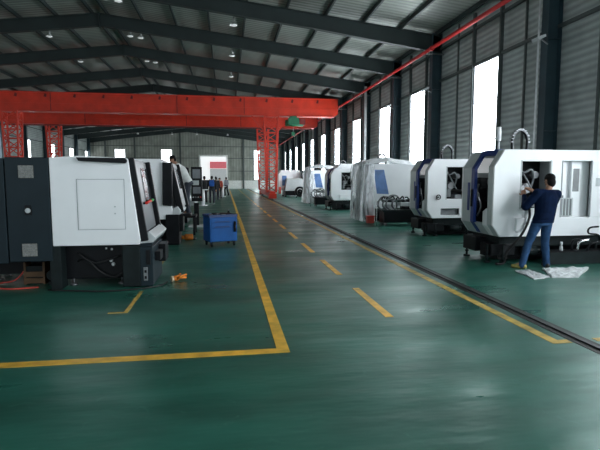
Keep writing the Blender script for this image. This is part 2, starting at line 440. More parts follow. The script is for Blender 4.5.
# ------------------------------------------------------------------ floor markings and crane rail
def mark(x0, x1, y0, y1, z=.0035, m='yellow', name='floor_marking'):
    return struct(B().box(x0, x1, y0, y1, .0005, z).build(name, m))
mark(.45, .565, 4.28, 76)
mark(-9, .45, 4.28, 4.40)
for k in range(28):
    y = 5.24 + 2.5 * k
    mark(1.81, 1.91, y, y + 1.5, m='yellow')
mark(3.13, 3.24, 4.12, 76, m='yellow_worn')
mark(3.24, 3.34, 4.12, 4.21, m='yellow_worn'); mark(3.62, 9, 4.12, 4.21, m='yellow_worn')
mark(-1.24, -1.19, 5.88, 7.0, m='yellow_worn'); mark(-1.42, -1.24, 5.88, 5.92, m='yellow_worn'); mark(-1.27, -1.21, 8.7, 10.2, m='yellow_worn')
for rx in (3.36, -15.0):
    t = thing('crane_rail', 'dark sunken crane rail in the floor %s' % ('between the aisle and the white machines' if rx > 0 else 'behind the dark cabinet machine'), 'rail', (rx, 0, 0))
    B().box(0, .2, YB, YF - 2, .0005, .004).build('channel', 'groove', t)
    B().box(.075, .125, YB, YF - 2, .004, .018).build('rail_head', 'rail', t)

# ------------------------------------------------------------------ gantry crane
gc = thing('gantry_crane', 'huge red double girder gantry crane on lattice legs spanning the hall', 'crane', (3.6, 41, 0))
GX, GY = 3.6, 41
def girder(y):
    t = B()
    X0, X1 = -20.6 - GX, 8.62 - GX
    prof = [(X0, 6.9), (X0 + 2.2, 6.40), (X1 - .3, 6.40), (X1, 6.55), (X1, 7.70), (X0, 7.70)]
    t.prism(prof, y - .34 - GY, y + .34 - GY)
    t.box(X0, X1, y - .44 - GY, y + .44 - GY, 7.66, 7.72)
    t.box(X0 + 2.2, X1 - .3, y - .44 - GY, y + .44 - GY, 6.36, 6.42)
    t.box(X0, X1, y - .365 - GY, y - .34 - GY, 6.93, 6.97)
    g = t.build('girder', 'crane', gc)
    for k in range(15):
        x = -20.4 - GX + k * 1.95
        B().prism([(x, 7.38), (x + .16, 7.34), (x + .2, 7.56), (x + .08, 7.62)], y - .40 - GY, y - .335 - GY).build('clamp', 'crane_dark', g)
    for k in (-12.2, -3.5, 1.4): B().box(k - GX, k + .05 - GX, y - .36 - GY, y - .335 - GY, 6.42, 7.66).build('splice_strip', 'crane_dark', g)
def lattice_leg(x, y):
    b = B(); z0, z1 = .62, 6.4
    def c(sx, sy, t):  # chord positions, wider at the top
        wx, wy = .36 + .16 * t, .30 + .12 * t
        return V((x - GX + sx * wx, y - GY + sy * wy, z0 + (z1 - z0) * t))
    for sx in (-1, 1):
        for sy in (-1, 1): b.bar(c(sx, sy, 0), c(sx, sy, 1), .11)
    n = 9
    for k in range(n):
        t0, t1 = k / n, (k + 1) / n
        for (a, d) in (((-1, -1), (1, -1)), ((1, -1), (1, 1)), ((1, 1), (-1, 1)), ((-1, 1), (-1, -1))):
            if k % 2: a, d = d, a
            b.bar(c(*a, t0), c(*d, t1), .06)
            b.bar(c(*a, t0), c(*d, t0), .055)
    for t in (0, 1):
        for sx in (-1, 1): b.bar(c(sx, -1, t), c(sx, 1, t), .10)
    b.box(x - .55 - GX, x + .55 - GX, y - .5 - GY, y + .5 - GY, 6.30, 6.40)
    return b.build('leg', 'crane', gc)
YG = (37.2, 45.6)
for y in YG: girder(y)
for x in (3.46, -14.9):
    for y in YG: lattice_leg(x, y)
    e = B(); e.box(x - .2 - GX, x + .2 - GX, YG[0] - 1.1 - GY, YG[1] + 1.1 - GY, .26, .66)
    for y in (YG[0] - .9, YG[1] + .9): e.box(x - .28 - GX, x + .28 - GX, y - .35 - GY, y + .35 - GY, .14, .5)
    ec = e.build('end_carriage', 'crane', gc)
    for y in (YG[0] - .9, YG[0] - .4, YG[1] + .4, YG[1] + .9):
        B().cyl((x - .07 - GX, y - GY, .17), (x + .07 - GX, y - GY, .17), .15, seg=16).build('wheel', 'metal', ec)
# braces fanning from the front leg
for s in (-1, 1):
    x = 3.46
    B().bar((x - GX + s * .3, YG[0] - GY, 5.0), (x - GX + s * 1.5, YG[0] - GY, 6.4), .09).build('brace', 'crane', gc)
hb = B(); hb.box(4.75 - GX, 5.55 - GX, YG[0] - .55 - GY, YG[0] + .2 - GY, 5.72, 6.22).cyl((4.55 - GX, YG[0] - .2 - GY, 5.85), (5.9 - GX, YG[0] - .2 - GY, 5.85), .24, seg=16)
h = hb.build('hoist', 'hoist', gc)
B().box(4.9 - GX, 5.4 - GX, YG[0] - .5 - GY, YG[0] + .3 - GY, 6.22, 6.36).build('trolley', 'hoist', h)
B().box(5.6 - GX, 6.05 - GX, YG[0] - .45 - GY, YG[0] + .1 - GY, 5.75, 6.15).build('motor', 'crane_dark', h)
B().tube([(5.15 - GX, YG[0] - .2 - GY, 5.75), (5.15 - GX, YG[0] - .2 - GY, 5.15)], .02, 6, 0).build('wire_rope', 'metal', h)
B().box(5.03 - GX, 5.27 - GX, YG[0] - .3 - GY, YG[0] - .1 - GY, 4.9, 5.18).build('hook_block', 'hoist', h)
B().box(-20 - GX, 8 - GX, YG[1] - .6 - GY, YG[1] - .5 - GY, 6.2, 6.32).build('festoon_track', 'crane_dark', gc)

# ------------------------------------------------------------------ machining centres along the window wall
def mill(name, label, x, y, depth=1.2, slot=False, side_win2=True, blue_win=False, length=3.2, detail=True, cable=False, box_cover=False, z_top=2.15):
    t = thing(name, label, 'machine', (x, y, 0), group=None)
    zt, zb = z_top, .51
    L_ = length
    # outline of the end wall: chamfered front corners
    prof = [(.16, zb), (L_, zb), (L_, zt), (.20, zt), (.0, zt - .32), (.0, zb + .22)]
    w1 = (.56, 1.14, 1.05, 1.93); holes = [] if blue_win else [w1]
    w2 = (1.40, 2.02, .87, 1.94)
    if side_win2: holes.append(w2)
    if slot: holes.append((.40, .95, .60, .78))
    B().panel(prof, holes, 0, .05).build('end_panel', 'white', t, bevel=.012)
    B().panel(prof, [], depth - .05, depth).build('end_panel', 'white', t, bevel=.012)
    # roof and rear
    B().box(.20, L_, .05, depth - .05, zt - .05, zt).build('roof_panel', 'white', t)
    B().box(L_ - .05, L_, .05, depth - .05, zb, zt - .05).build('rear_panel', 'light_grey', t)
    B().box(.16, L_, .05, depth - .05, zb, zb + .05).build('floor_panel', 'light_grey', t)
    # aisle front: two posts following the chamfered outline, the doorway between them
    ch = lambda o: [(.20 + o, zt - .0), (.0 + o, zt - .32), (.0 + o, zb + .22), (.16 + o, zb)]
    outer = [(.20, zt), (.0, zt - .32), (.0, zb + .22), (.16, zb)]
    inner = [(.26, zb + .02), (.06, zb + .24), (.06, zt - .34), (.25, zt - .05)]
    d0, d1, d2, d3 = .20, .66, .76, depth - .05
    B().prism(outer + inner, .05, d0).build('front_post', 'light_grey', t)
    fp_ = B().prism(outer + inner, d2, d3).build('front_post', 'light_grey', t)
    B().box(-.012, 0, d2 + .12, d2 + .20, zb + .45, zt - .62).build('blue_strip', 'blue', fp_)
    B().prism([(.0, zb + .22), (.16, zb), (.26, zb + .02), (.06, zb + .24)], d0, d2).build('door_sill', 'light_grey', t)
    B().prism([(.19, zt + .012), (.13, zt - .094), (.15, zt - .11), (.22, zt - .04), (.62, zt - .04), (.62, zt + .012)], d0, d2).build('door_header', 'blue', t)
    # blue sliding door frame hung on the far post, pushed open
    o2 = [(.17, zt - .02), (-.03, zt - .34), (-.03, zb + .24), (.13, zb + .02), (.19, zb + .03), (.03, zb + .26), (.03, zt - .36), (.22, zt - .03)]
    dr = B().prism(o2, d1, d2 + .02).build('sliding_door', 'blue', t)
    B().box(-.06, -.03, d1 + .05, d1 + .08, 1.05, 1.40).build('handle', 'dark', dr)
    # inside: bright liner, spindle head, chuck and hoses
    B().box(.28, 1.24, d3 - .04, d3 - .01, zb + .05, zt - .06).build('liner', 'light_grey', t)
    B().box(.28, .75, d3 - .07, d3 - .045, zt - .42, zt - .12).build('glow_panel', 'lamp_glow', t)  # glowing panel added to whiten the top of the doorway
    B().prism([(.0, zb + .20), (.16, zb), (.24, zb + .02), (.07, zb + .24), (.07, zb + .52), (.0, zb + .46)], d0, d0 + .16).build('sill_block', 'white', t)
    B().box(.12, .60, .84, 1.05, zb + .08, zt - .52).box(.30, .55, .70, .84, 1.15, 1.4).build('turret_slide', 'dark', t, bevel=.01)
    B().tube([(.14, .80, 1.5), (.10, .76, 1.3), (.16, .72, 1.05), (.12, .78, .85)], .02, 8).build('slide_hose', 'metal', t)
    B().cyl((.10, .86, 1.25), (.16, .86, 1.25), .09, seg=16).build('turret_disc', 'metal', t)
    s = B(); s.box(.62, 1.22, .42, .90, 1.30, zt - .08).cyl((.30, .45, 1.05), (.62, .45, 1.05), .17, seg=18).box(.62, 1.2, .35, .9, .60, 1.25)
    s.build('spindle_head', 'dark', t, bevel=.01)
    B().cyl((.20, .42, 1.55), (.50, .42, 1.55), .12, seg=18).cyl((.15, .42, 1.55), (.2, .42, 1.55), .08, seg=18).build('chuck', 'metal', t)
    B().box(1.25, 1.30, .05, depth - .06, zb + .05, zt - .06).build('partition', 'light_grey', t)
    if detail:
        B().tube([(.62, .30, 1.86), (.70, .16, 1.72), (.84, .14, 1.78), (.95, .22, 1.62), (.90, .26, 1.35)], .022, 8).tube([(.70, .28, 1.80), (.80, .12, 1.50), (.95, .2, 1.30)], .018, 8).build('inner_hose', 'mid_grey', t)
        B().cyl((.78, .18, 1.42), (.78, .40, 1.42), .10, seg=16).cyl((.98, .2, 1.68), (.98, .42, 1.68), .07, seg=16).build('tool_turret', 'metal', t)
        B().box(.64, .74, .12, .3, 1.1, 1.32).box(.86, 1.06, .1, .34, 1.06, 1.16).build('bracket_block', 'mid_grey', t)
    # raised reveal strip beside the hatch
    if not blue_win:
        B().box(1.14, 1.17, -.012, .0, 1.03, 1.95).build('hatch_trim', 'light_grey', t)
        B().box(.53, .56, -.006, .0, 1.03, 1.95).build('hatch_trim', 'light_grey', t)
    if side_win2:
        B().box(1.36, 2.06, .13, .16, zb + .06, zt - .08).build('bay_back', 'white', t)
        B().box(1.68, 1.85, .115, .13, 1.36, 1.80).build('bay_window', 'mid_grey', t)
        B().box(1.41, 1.70, .06, .12, .88, 1.24).build('bay_cabinet', 'light_grey', t, bevel=.01)
        bb = B()
        for k in range(4): bb.box(1.44 + k * .065, 1.465 + k * .065, .048, .06, .90, 1.22)
        bb.build('bay_slats', 'mid_grey', t)
        B().box(1.64, 1.67, .06, .13, .87, 1.94).build('bay_post', 'white', t)
        B().box(1.385, 1.40, -.01, .0, .87, 1.95).build('bay_trim', 'groove_line', t)
        B().box(1.995, 2.015, -.024, 0, .87, 1.95).build('bay_trim', 'groove_line', t)
        B().box(1.36, 1.42, -.03, 0, 1.24, 1.29).build('latch', 'metal', t)
        B().box(2.02, 2.75, -.02, 0, .87, 1.94).build('bay_door', 'white', t, bevel=.006)
        B().box(2.10, 2.34, -.026, -.02, 1.46, 1.62).build('notice', 'light_grey', t)
    if blue_win:
        B().box(.20, .98, -.012, .0, .98, 1.98).build('window_frame', 'white', t)
        B().prism([(.26, 1.94), (.66, 1.94), (.86, 1.04), (.40, 1.06)], -.022, -.012).build('window_pane', 'blue_film', t)
    if slot:
        B().box(.40, .95, .10, .14, .58, .80).build('slot_back', 'mid_grey', t)
    if box_cover:
        B().box(.46, .66, -.05, 0, .62, .86).build('junction_box', 'white', t, bevel=.008)
    if slot: B().torus((.30, -.05, 1.10), .06, .014, 'y', 16, 6).cyl((.30, 0, 1.10), (.30, -.06, 1.10), .02).build('hand_wheel', 'dark', t)
    # drag chain arched over the roof
    cx, cy = .68, .30
    if z_top < 2.3:
        arch = [V((cx - .15, cy, zt)), V((cx - .155, cy, zt + .18)), V((cx - .11, cy, zt + .31)), V((cx, cy, zt + .38)), V((cx + .11, cy, zt + .31)), V((cx + .155, cy, zt + .18)), V((cx + .15, cy, zt))]
        dc = B().tube(arch, .028, 8, 5).build('drag_chain', 'dark', t)
        cl = B().tube([p + V((0, -.036, 0)) for p in arch], .008, 6, 5)
        for k in range(13):
            u = math.pi * k / 12
            p = V((cx - .155 * math.cos(u), cy, zt + .16 + .22 * math.sin(u)))
            n = V((-math.cos(u), 0, math.sin(u)))
            cl.box(p.x - .022 + n.x * .02, p.x + .022 + n.x * .02, cy - .04, cy + .04, p.z - .010 + n.z * .02, p.z + .012 + n.z * .02)
        cl.build('link_chain', 'metal', dc)
    # base: bed casting, levelling feet, pumps and cables underneath
    B().box(.22, L_ - .1, .12, depth - .1, .30, zb).build('bed', 'cast', t, bevel=.015)
    B().box(.35, L_ - .2, .35, depth - .2, .02, .30).build('sump', 'dark', t)
    ub = B(); ub.box(.05, .55, .10, .5, .14, .36).box(.62, 1.35, .2, .7, .10, .32).box(.0, .3, .6, depth - .12, .16, .44)  # dark clutter boxes added to close the bright view beneath
    ub.build('under_clutter', 'dark', t, bevel=.01)
    for fx, fy in ((.02, .18), (.30, .10), (1.25, .12), (2.3, .12), (.05, depth - .2), (1.25, depth - .2), (2.9, depth - .2)):
        B().cyl((fx, fy, .0), (fx, fy, .03), .07, .06, 14).cyl((fx, fy, .03), (fx, fy, .34), .022, seg=8).cyl((fx, fy, .10), (fx, fy, .13), .04, seg=6).build('levelling_foot', 'cast', t)
    if cable:
        B().tube([(.73, -.02, 1.04), (.70, -.08, .88), (.58, -.10, .62), (.42, -.09, .40), (.28, -.06, .22), (.2, -.10, .022), (.05, -.08, .022)], .022, 8).build('supply_cable', 'cable', t)
    if detail:
        B().cyl((.70, .10, .22), (.98, .10, .22), .09, seg=16).cyl((.98, .1, .22), (1.06, .1, .22), .06, seg=12).build('pump', 'cast', t)
    return t

m1 = mill('machining_centre', 'nearest white machining centre, with a man working at its open hatch', 4.93, 8.32, depth=1.22, box_cover=True, cable=True, length=4.0)
# pieces standing to the side of the nearest machine
tk = thing('coolant_tank', 'long dark coolant tank on the floor under the nearest white machining centre', 'tank', (5.95, 8.05, 0))
B().box(0, 2.3, .0, .24, .0, .235).build('tank_body', 'cast', tk, bevel=.01)
B().box(-.01, 2.31, -.01, .25, .235, .25).build('tank_lid', 'dark', tk)
pp = B()
pp.tube([(0.530, .10, .25), (0.530, .10, .42), (0.640, .08, .46), (0.730, .06, .40)], .02, 8)
pp.tube([(0.800, .04, .25), (0.860, .02, .38), (1.030, .02, .42), (0.980, .0, .55), (0.800, .02, .58), (0.830, .04, .68), (1.030, .06, .70)], .018, 8)
pp.tube([(1.080, .03, .34), (1.330, .03, .36), (1.360, .03, .42), (1.680, .03, .42)], .02, 8)
pp.build('coolant_hose', 'dark', tk)
B().tube([(.62, .08, .25), (.64, .06, .40), (.74, .05, .44), (.84, .05, .45)], .026, 8).build('return_pipe', 'chrome', tk)
B().cyl((.30, .10, .25), (.30, .10, .33), .035, .03, 12).cyl((.30, .10, .33), (.30, .10, .42), .022, .02, 12).build('filler_cap', 'light_grey', tk)
B().box(1.22, 1.95, .04, .16, .25, .30).build('tray', 'light_grey', tk)
ps = thing('signal_mast', 'pale stack lamp mast on the roof of the nearest machining centre', 'lamp', (5.62, 9.36, 2.152))
B().cyl((0, 0, 0), (0, 0, .24), .02, seg=10).build('mast', 'light_grey', ps)
B().cyl((0, 0, .24), (0, 0, .52), .042, seg=14).build('stack', 'white', ps)

m2 = mill('machining_centre', 'white machining centre with blue door frame directly behind the nearest one', 5.50, 12.6, depth=1.3, slot=True, side_win2=False, length=3.3)
m3 = mill('machining_centre', 'machining centre with a blue window, wrapped in crinkled plastic', 5.12, 17.2, depth=1.5, side_win2=False, blue_win=True, length=3.2, detail=False)
m4 = mill('machining_centre', 'plain white machining centre standing between the two plastic wrapped ones', 5.28, 24.0, depth=1.6, side_win2=False, length=3.0)
B().box(.45, 1.45, -.03, 0, .56, .82).build('lower_panel', 'white', m4, bevel=.01)
m5 = mill('machining_centre', 'machining centre with a blue window under plastic beyond the plain white one', 5.30, 30.4, depth=1.6, side_win2=False, blue_win=True, length=3.0, detail=False)
hd = B().prism([(.35, 2.15), (2.4, 2.15), (2.4, 2.38), (.55, 2.38)], .2, 1.4).build('roof_hood', 'white', m4, bevel=.02)
m6 = thing('machining_centre', 'most distant machining centre, low grey bed and white hood beside the crane leg', 'machine', (4.65, 42.6, 0))
B().prism([(0, .6), (.0, 2.0), (.3, 2.4), (1.9, 2.4), (2.3, 1.9), (2.3, 1.3), (1.2, 1.3), (1.2, .6)], .6, 2.4).build('enclosure', 'white', m6, bevel=.03)
B().box(.35, .75, .56, .6, 1.0, 1.9).build('blue_window', 'blue_film', m6)
B().prism([(.5, .55), (2.35, .55), (2.35, 1.35), (2.0, 1.65), (.7, 1.65)], -.2, .58).build('grey_cover', 'light_grey', m6, bevel=.03)
B().box(.55, 2.3, -.15, 2.3, .12, .55).build('bed', 'dark', m6)
for q in (.6, 2.2): B().box(q - .08, q + .08, -.1, .1, 0, .13).build('foot', 'dark', m6)
for q in (.6, 2.2): B().box(q - .08, q + .08, 2.0, 2.2, 0, .13).build('foot', 'dark', m6)
B().box(2.05, 2.75, .0, .55, .95, 2.35).box(2.5, 2.9, .1, .5, .3, 1.6).build('tool_tower', 'dark', m6, bevel=.03)
B().box(.0, .18, -.1, .5, .3, .9).build('red_guard', 'hose', m6)
rl = thing('hose_reel', 'round black reel on a stand beside the most distant machining centre', 'reel', (6.25, 40.6, 0))
B().torus((0, 0, .52), .36, .08, 'y', 24, 8).torus((0, .3, .52), .36, .08, 'y', 24, 8).cyl((0, 0, .52), (0, .3, .52), .22, seg=18).build('drum', 'dark', rl)
B().cyl((0, -.1, .52), (0, .4, .52), .05, seg=10).build('hub', 'mid_grey', rl)
for s in (-1, 1): B().bar((s * .34, .15, 0), (0, .42 if s > 0 else -.12, .52), .05).build('stand_leg', 'dark', rl)

# plastic covers
def cover(name, label, x0, x1, y0, y1, ztop, zlow, seed, drape_near=True, peak=.22):
    t = thing(name, label, 'plastic cover', (x0, y0, 0))
    W, D = x1 - x0, y1 - y0
    def skin(path, z0, z1, nz, m, nm, lean=.18):
        b = B(); n = len(path); g = []
        for j in range(nz + 1):
            v = j / nz; row = []
            for i, (px, py, nx, ny) in enumerate(path):
                u = i * .24
                k = noise.noise(V((u * 1.3 + seed, v * .7, seed))) * .13 + noise.noise(V((u * 3.7, v * 1.6 + seed, 4))) * .09 + abs(noise.noise(V((u * 7, v * 2.2 + seed, 9)))) * .06
                k += lean * (1 - v) ** 2 * .3 - .12 * max(0, v - .9) * 6
                hem = noise.noise(V((u * 1.1, seed * 3, 2))) * .07 * (1 - v)
                row.append(b.bm.verts.new((px + nx * k, py + ny * k, z0 + (z1 - z0) * v + max(-.0, hem))))
            g.append(row)
        for j in range(nz):
            for i in range(n - 1):
                f = b.bm.faces.new((g[j][i], g[j][i + 1], g[j + 1][i + 1], g[j + 1][i])); f.smooth = True
        return b.build(nm, m, t)
    st = .06
    near = [(W * .19 - i * st, 0, 0, -1) for i in range(int(W * .19 / st) + 1)]
    front = [(0, i * st, -1, 0) for i in range(1, int(D / st) + 1)]
    skin(near + front, zlow, ztop, 22, 'plastic', 'side_sheet')
    # top: a sagging tent
    b = B(); nx, ny = 22, 14; g = []
    for j in range(ny + 1):
        row = []
        for i in range(nx + 1):
            u, v = i / nx, j / ny
            h = peak * max(0, 1 - abs(u - .45) * 1.9) * (1 - .5 * abs(v - .5)) + .03 * noise.noise(V((u * 6 + seed, v * 5, 1)))
            ed = min(u, 1 - u, v, 1 - v)
            h -= max(0, .06 - ed) * 2.4
            row.append(b.bm.verts.new((u * W, v * D, ztop + h)))
        g.append(row)
    for j in range(ny):
        for i in range(nx):
            f = b.bm.faces.new((g[j][i], g[j][i + 1], g[j + 1][i + 1], g[j + 1][i])); f.smooth = True
    b.build('top_sheet', 'plastic_top', t)
    return t
cover('plastic_cover', 'crinkled clear plastic draped to the floor over the machine with the blue window', 5.0, 7.0, 17.0, 18.9, 2.22, .05, 3.1)
cover('plastic_cover', 'cloudy plastic cover on the wrapped machine just beyond the plain white one', 5.18, 7.3, 30.2, 32.2, 2.35, .05, 8.7)

# chip conveyors with hose loops standing in front of the wrapped machines
def conveyor(label, loc, rz=0):
    t = thing('chip_conveyor', label, 'conveyor', loc, rz)
    B().box(.28, 1.45, .0, .55, .10, .50).build('trough', 'dark', t, bevel=.02)
    B().box(.22, 1.5, -.05, .6, .47, .54).build('rim', 'cast', t)
    for x in (.36, 1.35):
        for y in (.08, .48): B().cyl((x, y - .04, .055), (x, y + .04, .055), .055, seg=12).box(x - .03, x + .03, y - .05, y + .05, .055, .12).build('caster', 'metal', t)
    h = B()
    for k, (x, s) in enumerate(((.30, 1.), (.45, .92), (.60, 1.05), (.78, .9))):
        h.tube([(x, .1, .5), (x - .22 * s, .08, .68), (x - .12, .1, .95 * s), (x + .15, .15, .98 * s), (x + .32, .2, .86), (x + .36, .25, .6)], .03, 8)
    h.build('hose_loop', 'metal', t)
    k = B()
    for q in range(7): k.tube([(.2 + q * .17, .12, .86 + .05 * (q % 3)), (.28 + q * .17, .10, 1.0 - .03 * (q % 2)), (.38 + q * .17, .2, .9)], .025, 7)
    k.box(.35, 1.45, .25, .5, .80, .90).box(1.0, 1.5, .1, .4, .55, .66)
    k.build('cable_bundle', 'dark', t)
    B().box(.9, 1.45, .15, .45, .66, .80).box(.4, .75, .2, .45, .52, .72).build('motor', 'light_grey', t, bevel=.02)
    B().tube([(.02, .0, .0), (.02, .0, .72), (.1, .05, .86), (.35, .1, .9)], .02, 8).build('stand_pipe', 'chrome', t)
    return t
conveyor('dark chip conveyor with bright hose loops in front of the blue window machine', (5.05, 15.75, 0))
conveyor('small dark chip conveyor with hose loops, in front of the plain white machining centre', (4.85, 27.6, 0))
rb = thing('extinguisher_box', 'small red box on the floor by the chip conveyor and draped plastic', 'box', (4.98, 16.55, 0))
B().box(0, .26, 0, .2, .02, .26).build('box_body', 'hose', rb, bevel=.01); B().box(-.01, .27, -.01, .21, .26, .285).build('lid', 'red', rb)
for q in (.04, .22): B().box(q - .02, q + .02, .02, .18, 0, .03).build('foot', 'dark', rb)

# ------------------------------------------------------------------ lathes along the other side
def access_frame(b, x0, x1, z0, z1, y, w=.008, d=.004):
    for q in ((x0, x1, z0, z0 + w), (x0, x1, z1 - w, z1), (x0, x0 + w, z0, z1), (x1 - w, x1, z0, z1)): b.box(q[0], q[1], y - d, y + .001, q[2], q[3])
    return b
def sloped_door(t, near, far, top, bot, z_handle=None, thick=.06, wide=.085, glass=True, far_ext=.0):
    """front of a lathe leaning outwards: (x,z) top and bottom, y near..far"""
    (xt, zt), (xb, zb) = top, bot
    n = V((zt - zb, 0, xb - xt)).normalized()          # outwards normal in XZ
    def pt(s, off, y): return V((xb + (xt - xb) * s + n.x * off, y, zb + (zt - zb) * s + n.z * off))
    def slab(y0, y1, s0, s1, o0, o1):
        b = B(); P = [pt(s, o, y) for y in (y0, y1) for s, o in ((s0, o0), (s1, o0), (s1, o1), (s0, o1))]
        return b.quad_hull(P, [(0, 1, 2, 3), (7, 6, 5, 4), (0, 4, 5, 1), (1, 5, 6, 2), (2, 6, 7, 3), (3, 7, 4, 0)])
    D = far - near
    slab(near, near + .07, -.07, 1, -.09, .07).build('door_frame', 'dark', t, bevel=.01)
    slab(far - .10, far, -.02, .98, -.05, .10).build('door_frame', 'dark', t, bevel=.01)
    slab(near + .07, far - .1, 0, 1, -.05, .0).build('door_recess', 'mid_grey', t)
    dr = slab(near + .09, far - .14, .03, .97, .0, .035).build('door', 'door_grey', t, bevel=.01)
    if glass:
        slab(near + D * .45, far - .22, .42, .88, .035, .045).build('door_window', 'glass', dr)
    if z_handle:
        s = (z_handle - zb) / (zt - zb)
        B().cyl(pt(s, .09, near + .3), pt(s + .015, .09, near + .75), .022, seg=10).build('handle', 'red', dr)
        B().cyl(pt(s + .015, .09, near + .75), pt(s + .02, .09, near + .98), .022, seg=10).build('handle_tip', 'green', dr)
        for q in (.35, .95): B().cyl(pt(s, .03, near + q), pt(s, .09, near + q), .015, seg=8).build('handle_post', 'dark', dr)

lathe = thing('lathe', 'nearest lathe, white end panel joined to a tall dark cabinet', 'machine', (-2.4, 7.3, 0))
LX, LY = -2.4, 7.3
def wl(b, name, m, parent, bevel=0):        # build in hall coordinates under a thing
    bmesh.ops.translate(b.bm, vec=-parent_world(parent), verts=b.bm.verts)
    return b.build(name, m, parent, bevel)
def parent_world(p):
    v = V((0, 0, 0))
    while p is not None: v = v + p.location; p = p.parent
    return v
cab = wl(B().box(-3.06, -2.485, 7.3, 8.6, .42, 1.905), 'cabinet', 'slate', lathe, .012)
wl(B().box(-4.6, -3.075, 7.3, 8.6, .40, 1.89), 'cabinet', 'slate', lathe, .012)
for z0, z1 in ((1.615, 1.79), (.50, .68)):
    v = wl(B().box(-2.88, -2.685, 7.29, 7.3, z0, z1), 'vent', 'vent', cab)
    bb = B()
    for k in range(6): bb.box(-2.87, -2.695, 7.286, 7.29, z0 + .018 + k * .026, z0 + .026 + k * .026)
    wl(bb, 'vent_slats', 'mid_grey', v)
lk = wl(B().box(-2.82, -2.73, 7.285, 7.3, 1.09, 1.23), 'lock_plate', 'dark', cab, .006)
wl(B().cyl((-2.775, 7.265, 1.155), (-2.775, 7.285, 1.155), .035, seg=14).box(-2.785, -2.765, 7.255, 7.27, 1.125, 1.185), 'lock_knob', 'light_grey', lk)
# white enclosure
pe = [(-2.475, .635), (-1.275, .635), (-1.26, .70), (-1.40, 1.88), (-1.425, 1.905), (-2.08, 1.93), (-2.475, 1.905)]
wl(B().prism(pe, 7.3, 8.55), 'enclosure', 'white', lathe, .012)
wl(access_frame(B(), -2.12, -1.46, .865, 1.60, 7.3), 'access_outline', 'groove_line', lathe)
wl(B().box(-2.10, -1.48, 7.294, 7.301, .885, 1.58), 'access_panel', 'white', lathe, .004)
wl(B().cyl((-1.60, 7.284, 1.2), (-1.60, 7.296, 1.2), .012, seg=10).cyl((-1.60, 7.284, 1.1), (-1.60, 7.296, 1.1), .012, seg=10), 'panel_latch', 'light_grey', lathe)
wl(B().prism([(-2.06, 1.855), (-1.43, 1.825), (-1.40, 1.86), (-1.43, 1.90), (-2.09, 1.905)], 7.22, 7.30), 'top_rail', 'dark', lathe, .008)
def lathe_door(par, *a, **k):
    before = set(COL.objects)
    sloped_door(par, *a, **k)
    loc = parent_world(par)
    for o in set(COL.objects) - before:
        if o.parent == par: o.location = -loc
lathe_door(lathe, 7.33, 8.68, (-1.395, 1.90), (-1.235, .76), z_handle=1.22)
# sweeping apron under the door
wl(B().prism([(-1.30, .635), (-1.10, .65), (-1.06, .72), (-1.16, .82), (-1.25, .72)], 7.42, 8.8), 'apron', 'light_grey', lathe, .01)
wl(B().prism([(-1.30, .60), (-1.12, .60), (-1.10, .65), (-1.30, .635)], 7.42, 8.8), 'apron_lip', 'slate', lathe)
# black base
wl(B().box(-2.45, -1.30, 7.55, 8.6, .10, .635), 'bed', 'dark', lathe, .015)
wl(B().box(-2.53, -2.38, 7.32, 7.6, .0, .635), 'pillar', 'cast', lathe, .008)
wl(B().box(-4.5, -2.6, 8.0, 8.6, .12, .42), 'cabinet_base', 'dark', lathe)
fb = wl(B().box(-1.52, -1.27, 7.28, 8.3, .015, .62), 'front_box', 'cast', lathe, .01)
fc = wl(B().box(-1.27, -1.09, 7.28, 8.3, .015, .60), 'control_box', 'slate', lathe, .01)
wl(B().box(-1.225, -1.165, 7.268, 7.28, .10, .30), 'switch_plate', 'mid_grey', fc, .004)
wl(B().box(-1.21, -1.18, 7.258, 7.268, .13, .17), 'switch', 'dark', fc)
wl(B().box(-1.21, -1.18, 7.258, 7.268, .22, .26), 'switch', 'dark', fc)
wl(B().box(-1.18, -1.12, 7.262, 7.28, .34, .56), 'relay_box', 'dark', fc, .006)
wl(B().box(-1.09, -.98, 7.9, 8.3, .28, .56).box(-1.09, -1.01, 7.5, 7.8, .36, .5), 'pump_unit', 'dark', fc, .01)
for x, z, r in ((-1.735, .375, .028), (-1.705, .315, .028), (-1.80, .56, .016), (-1.72, .545, .018)):
    wl(B().sphere((x, 7.53, z), r).cyl((x, 7.53, z), (x, 7.58, z), r * .5, seg=10), 'oil_fitting', 'white', lathe)
for x, y in ((-2.3, 7.6), (-1.6, 7.6), (-2.3, 8.5), (-1.6, 8.5), (-3.6, 8.2), (-4.3, 8.2), (-3.6, 8.5), (-4.3, 8.5)):
    wl(B().cyl((x, y, 0), (x, y, .03), .06, .05, 12).cyl((x, y, .03), (x, y, .14), .02, seg=8), 'levelling_foot', 'metal', lathe)
bb = B(); bb.tube([(-2.3, 7.62, .3), (-2.1, 7.5, .42), (-1.9, 7.5, .22), (-1.7, 7.52, .12), (-1.55, 7.45, .2)], .018, 8).tube([(-2.2, 7.5, .5), (-1.95, 7.48, .35), (-1.6, 7.5, .45)], .014, 8)
wl(bb, 'bed_cable', 'cable', lathe)
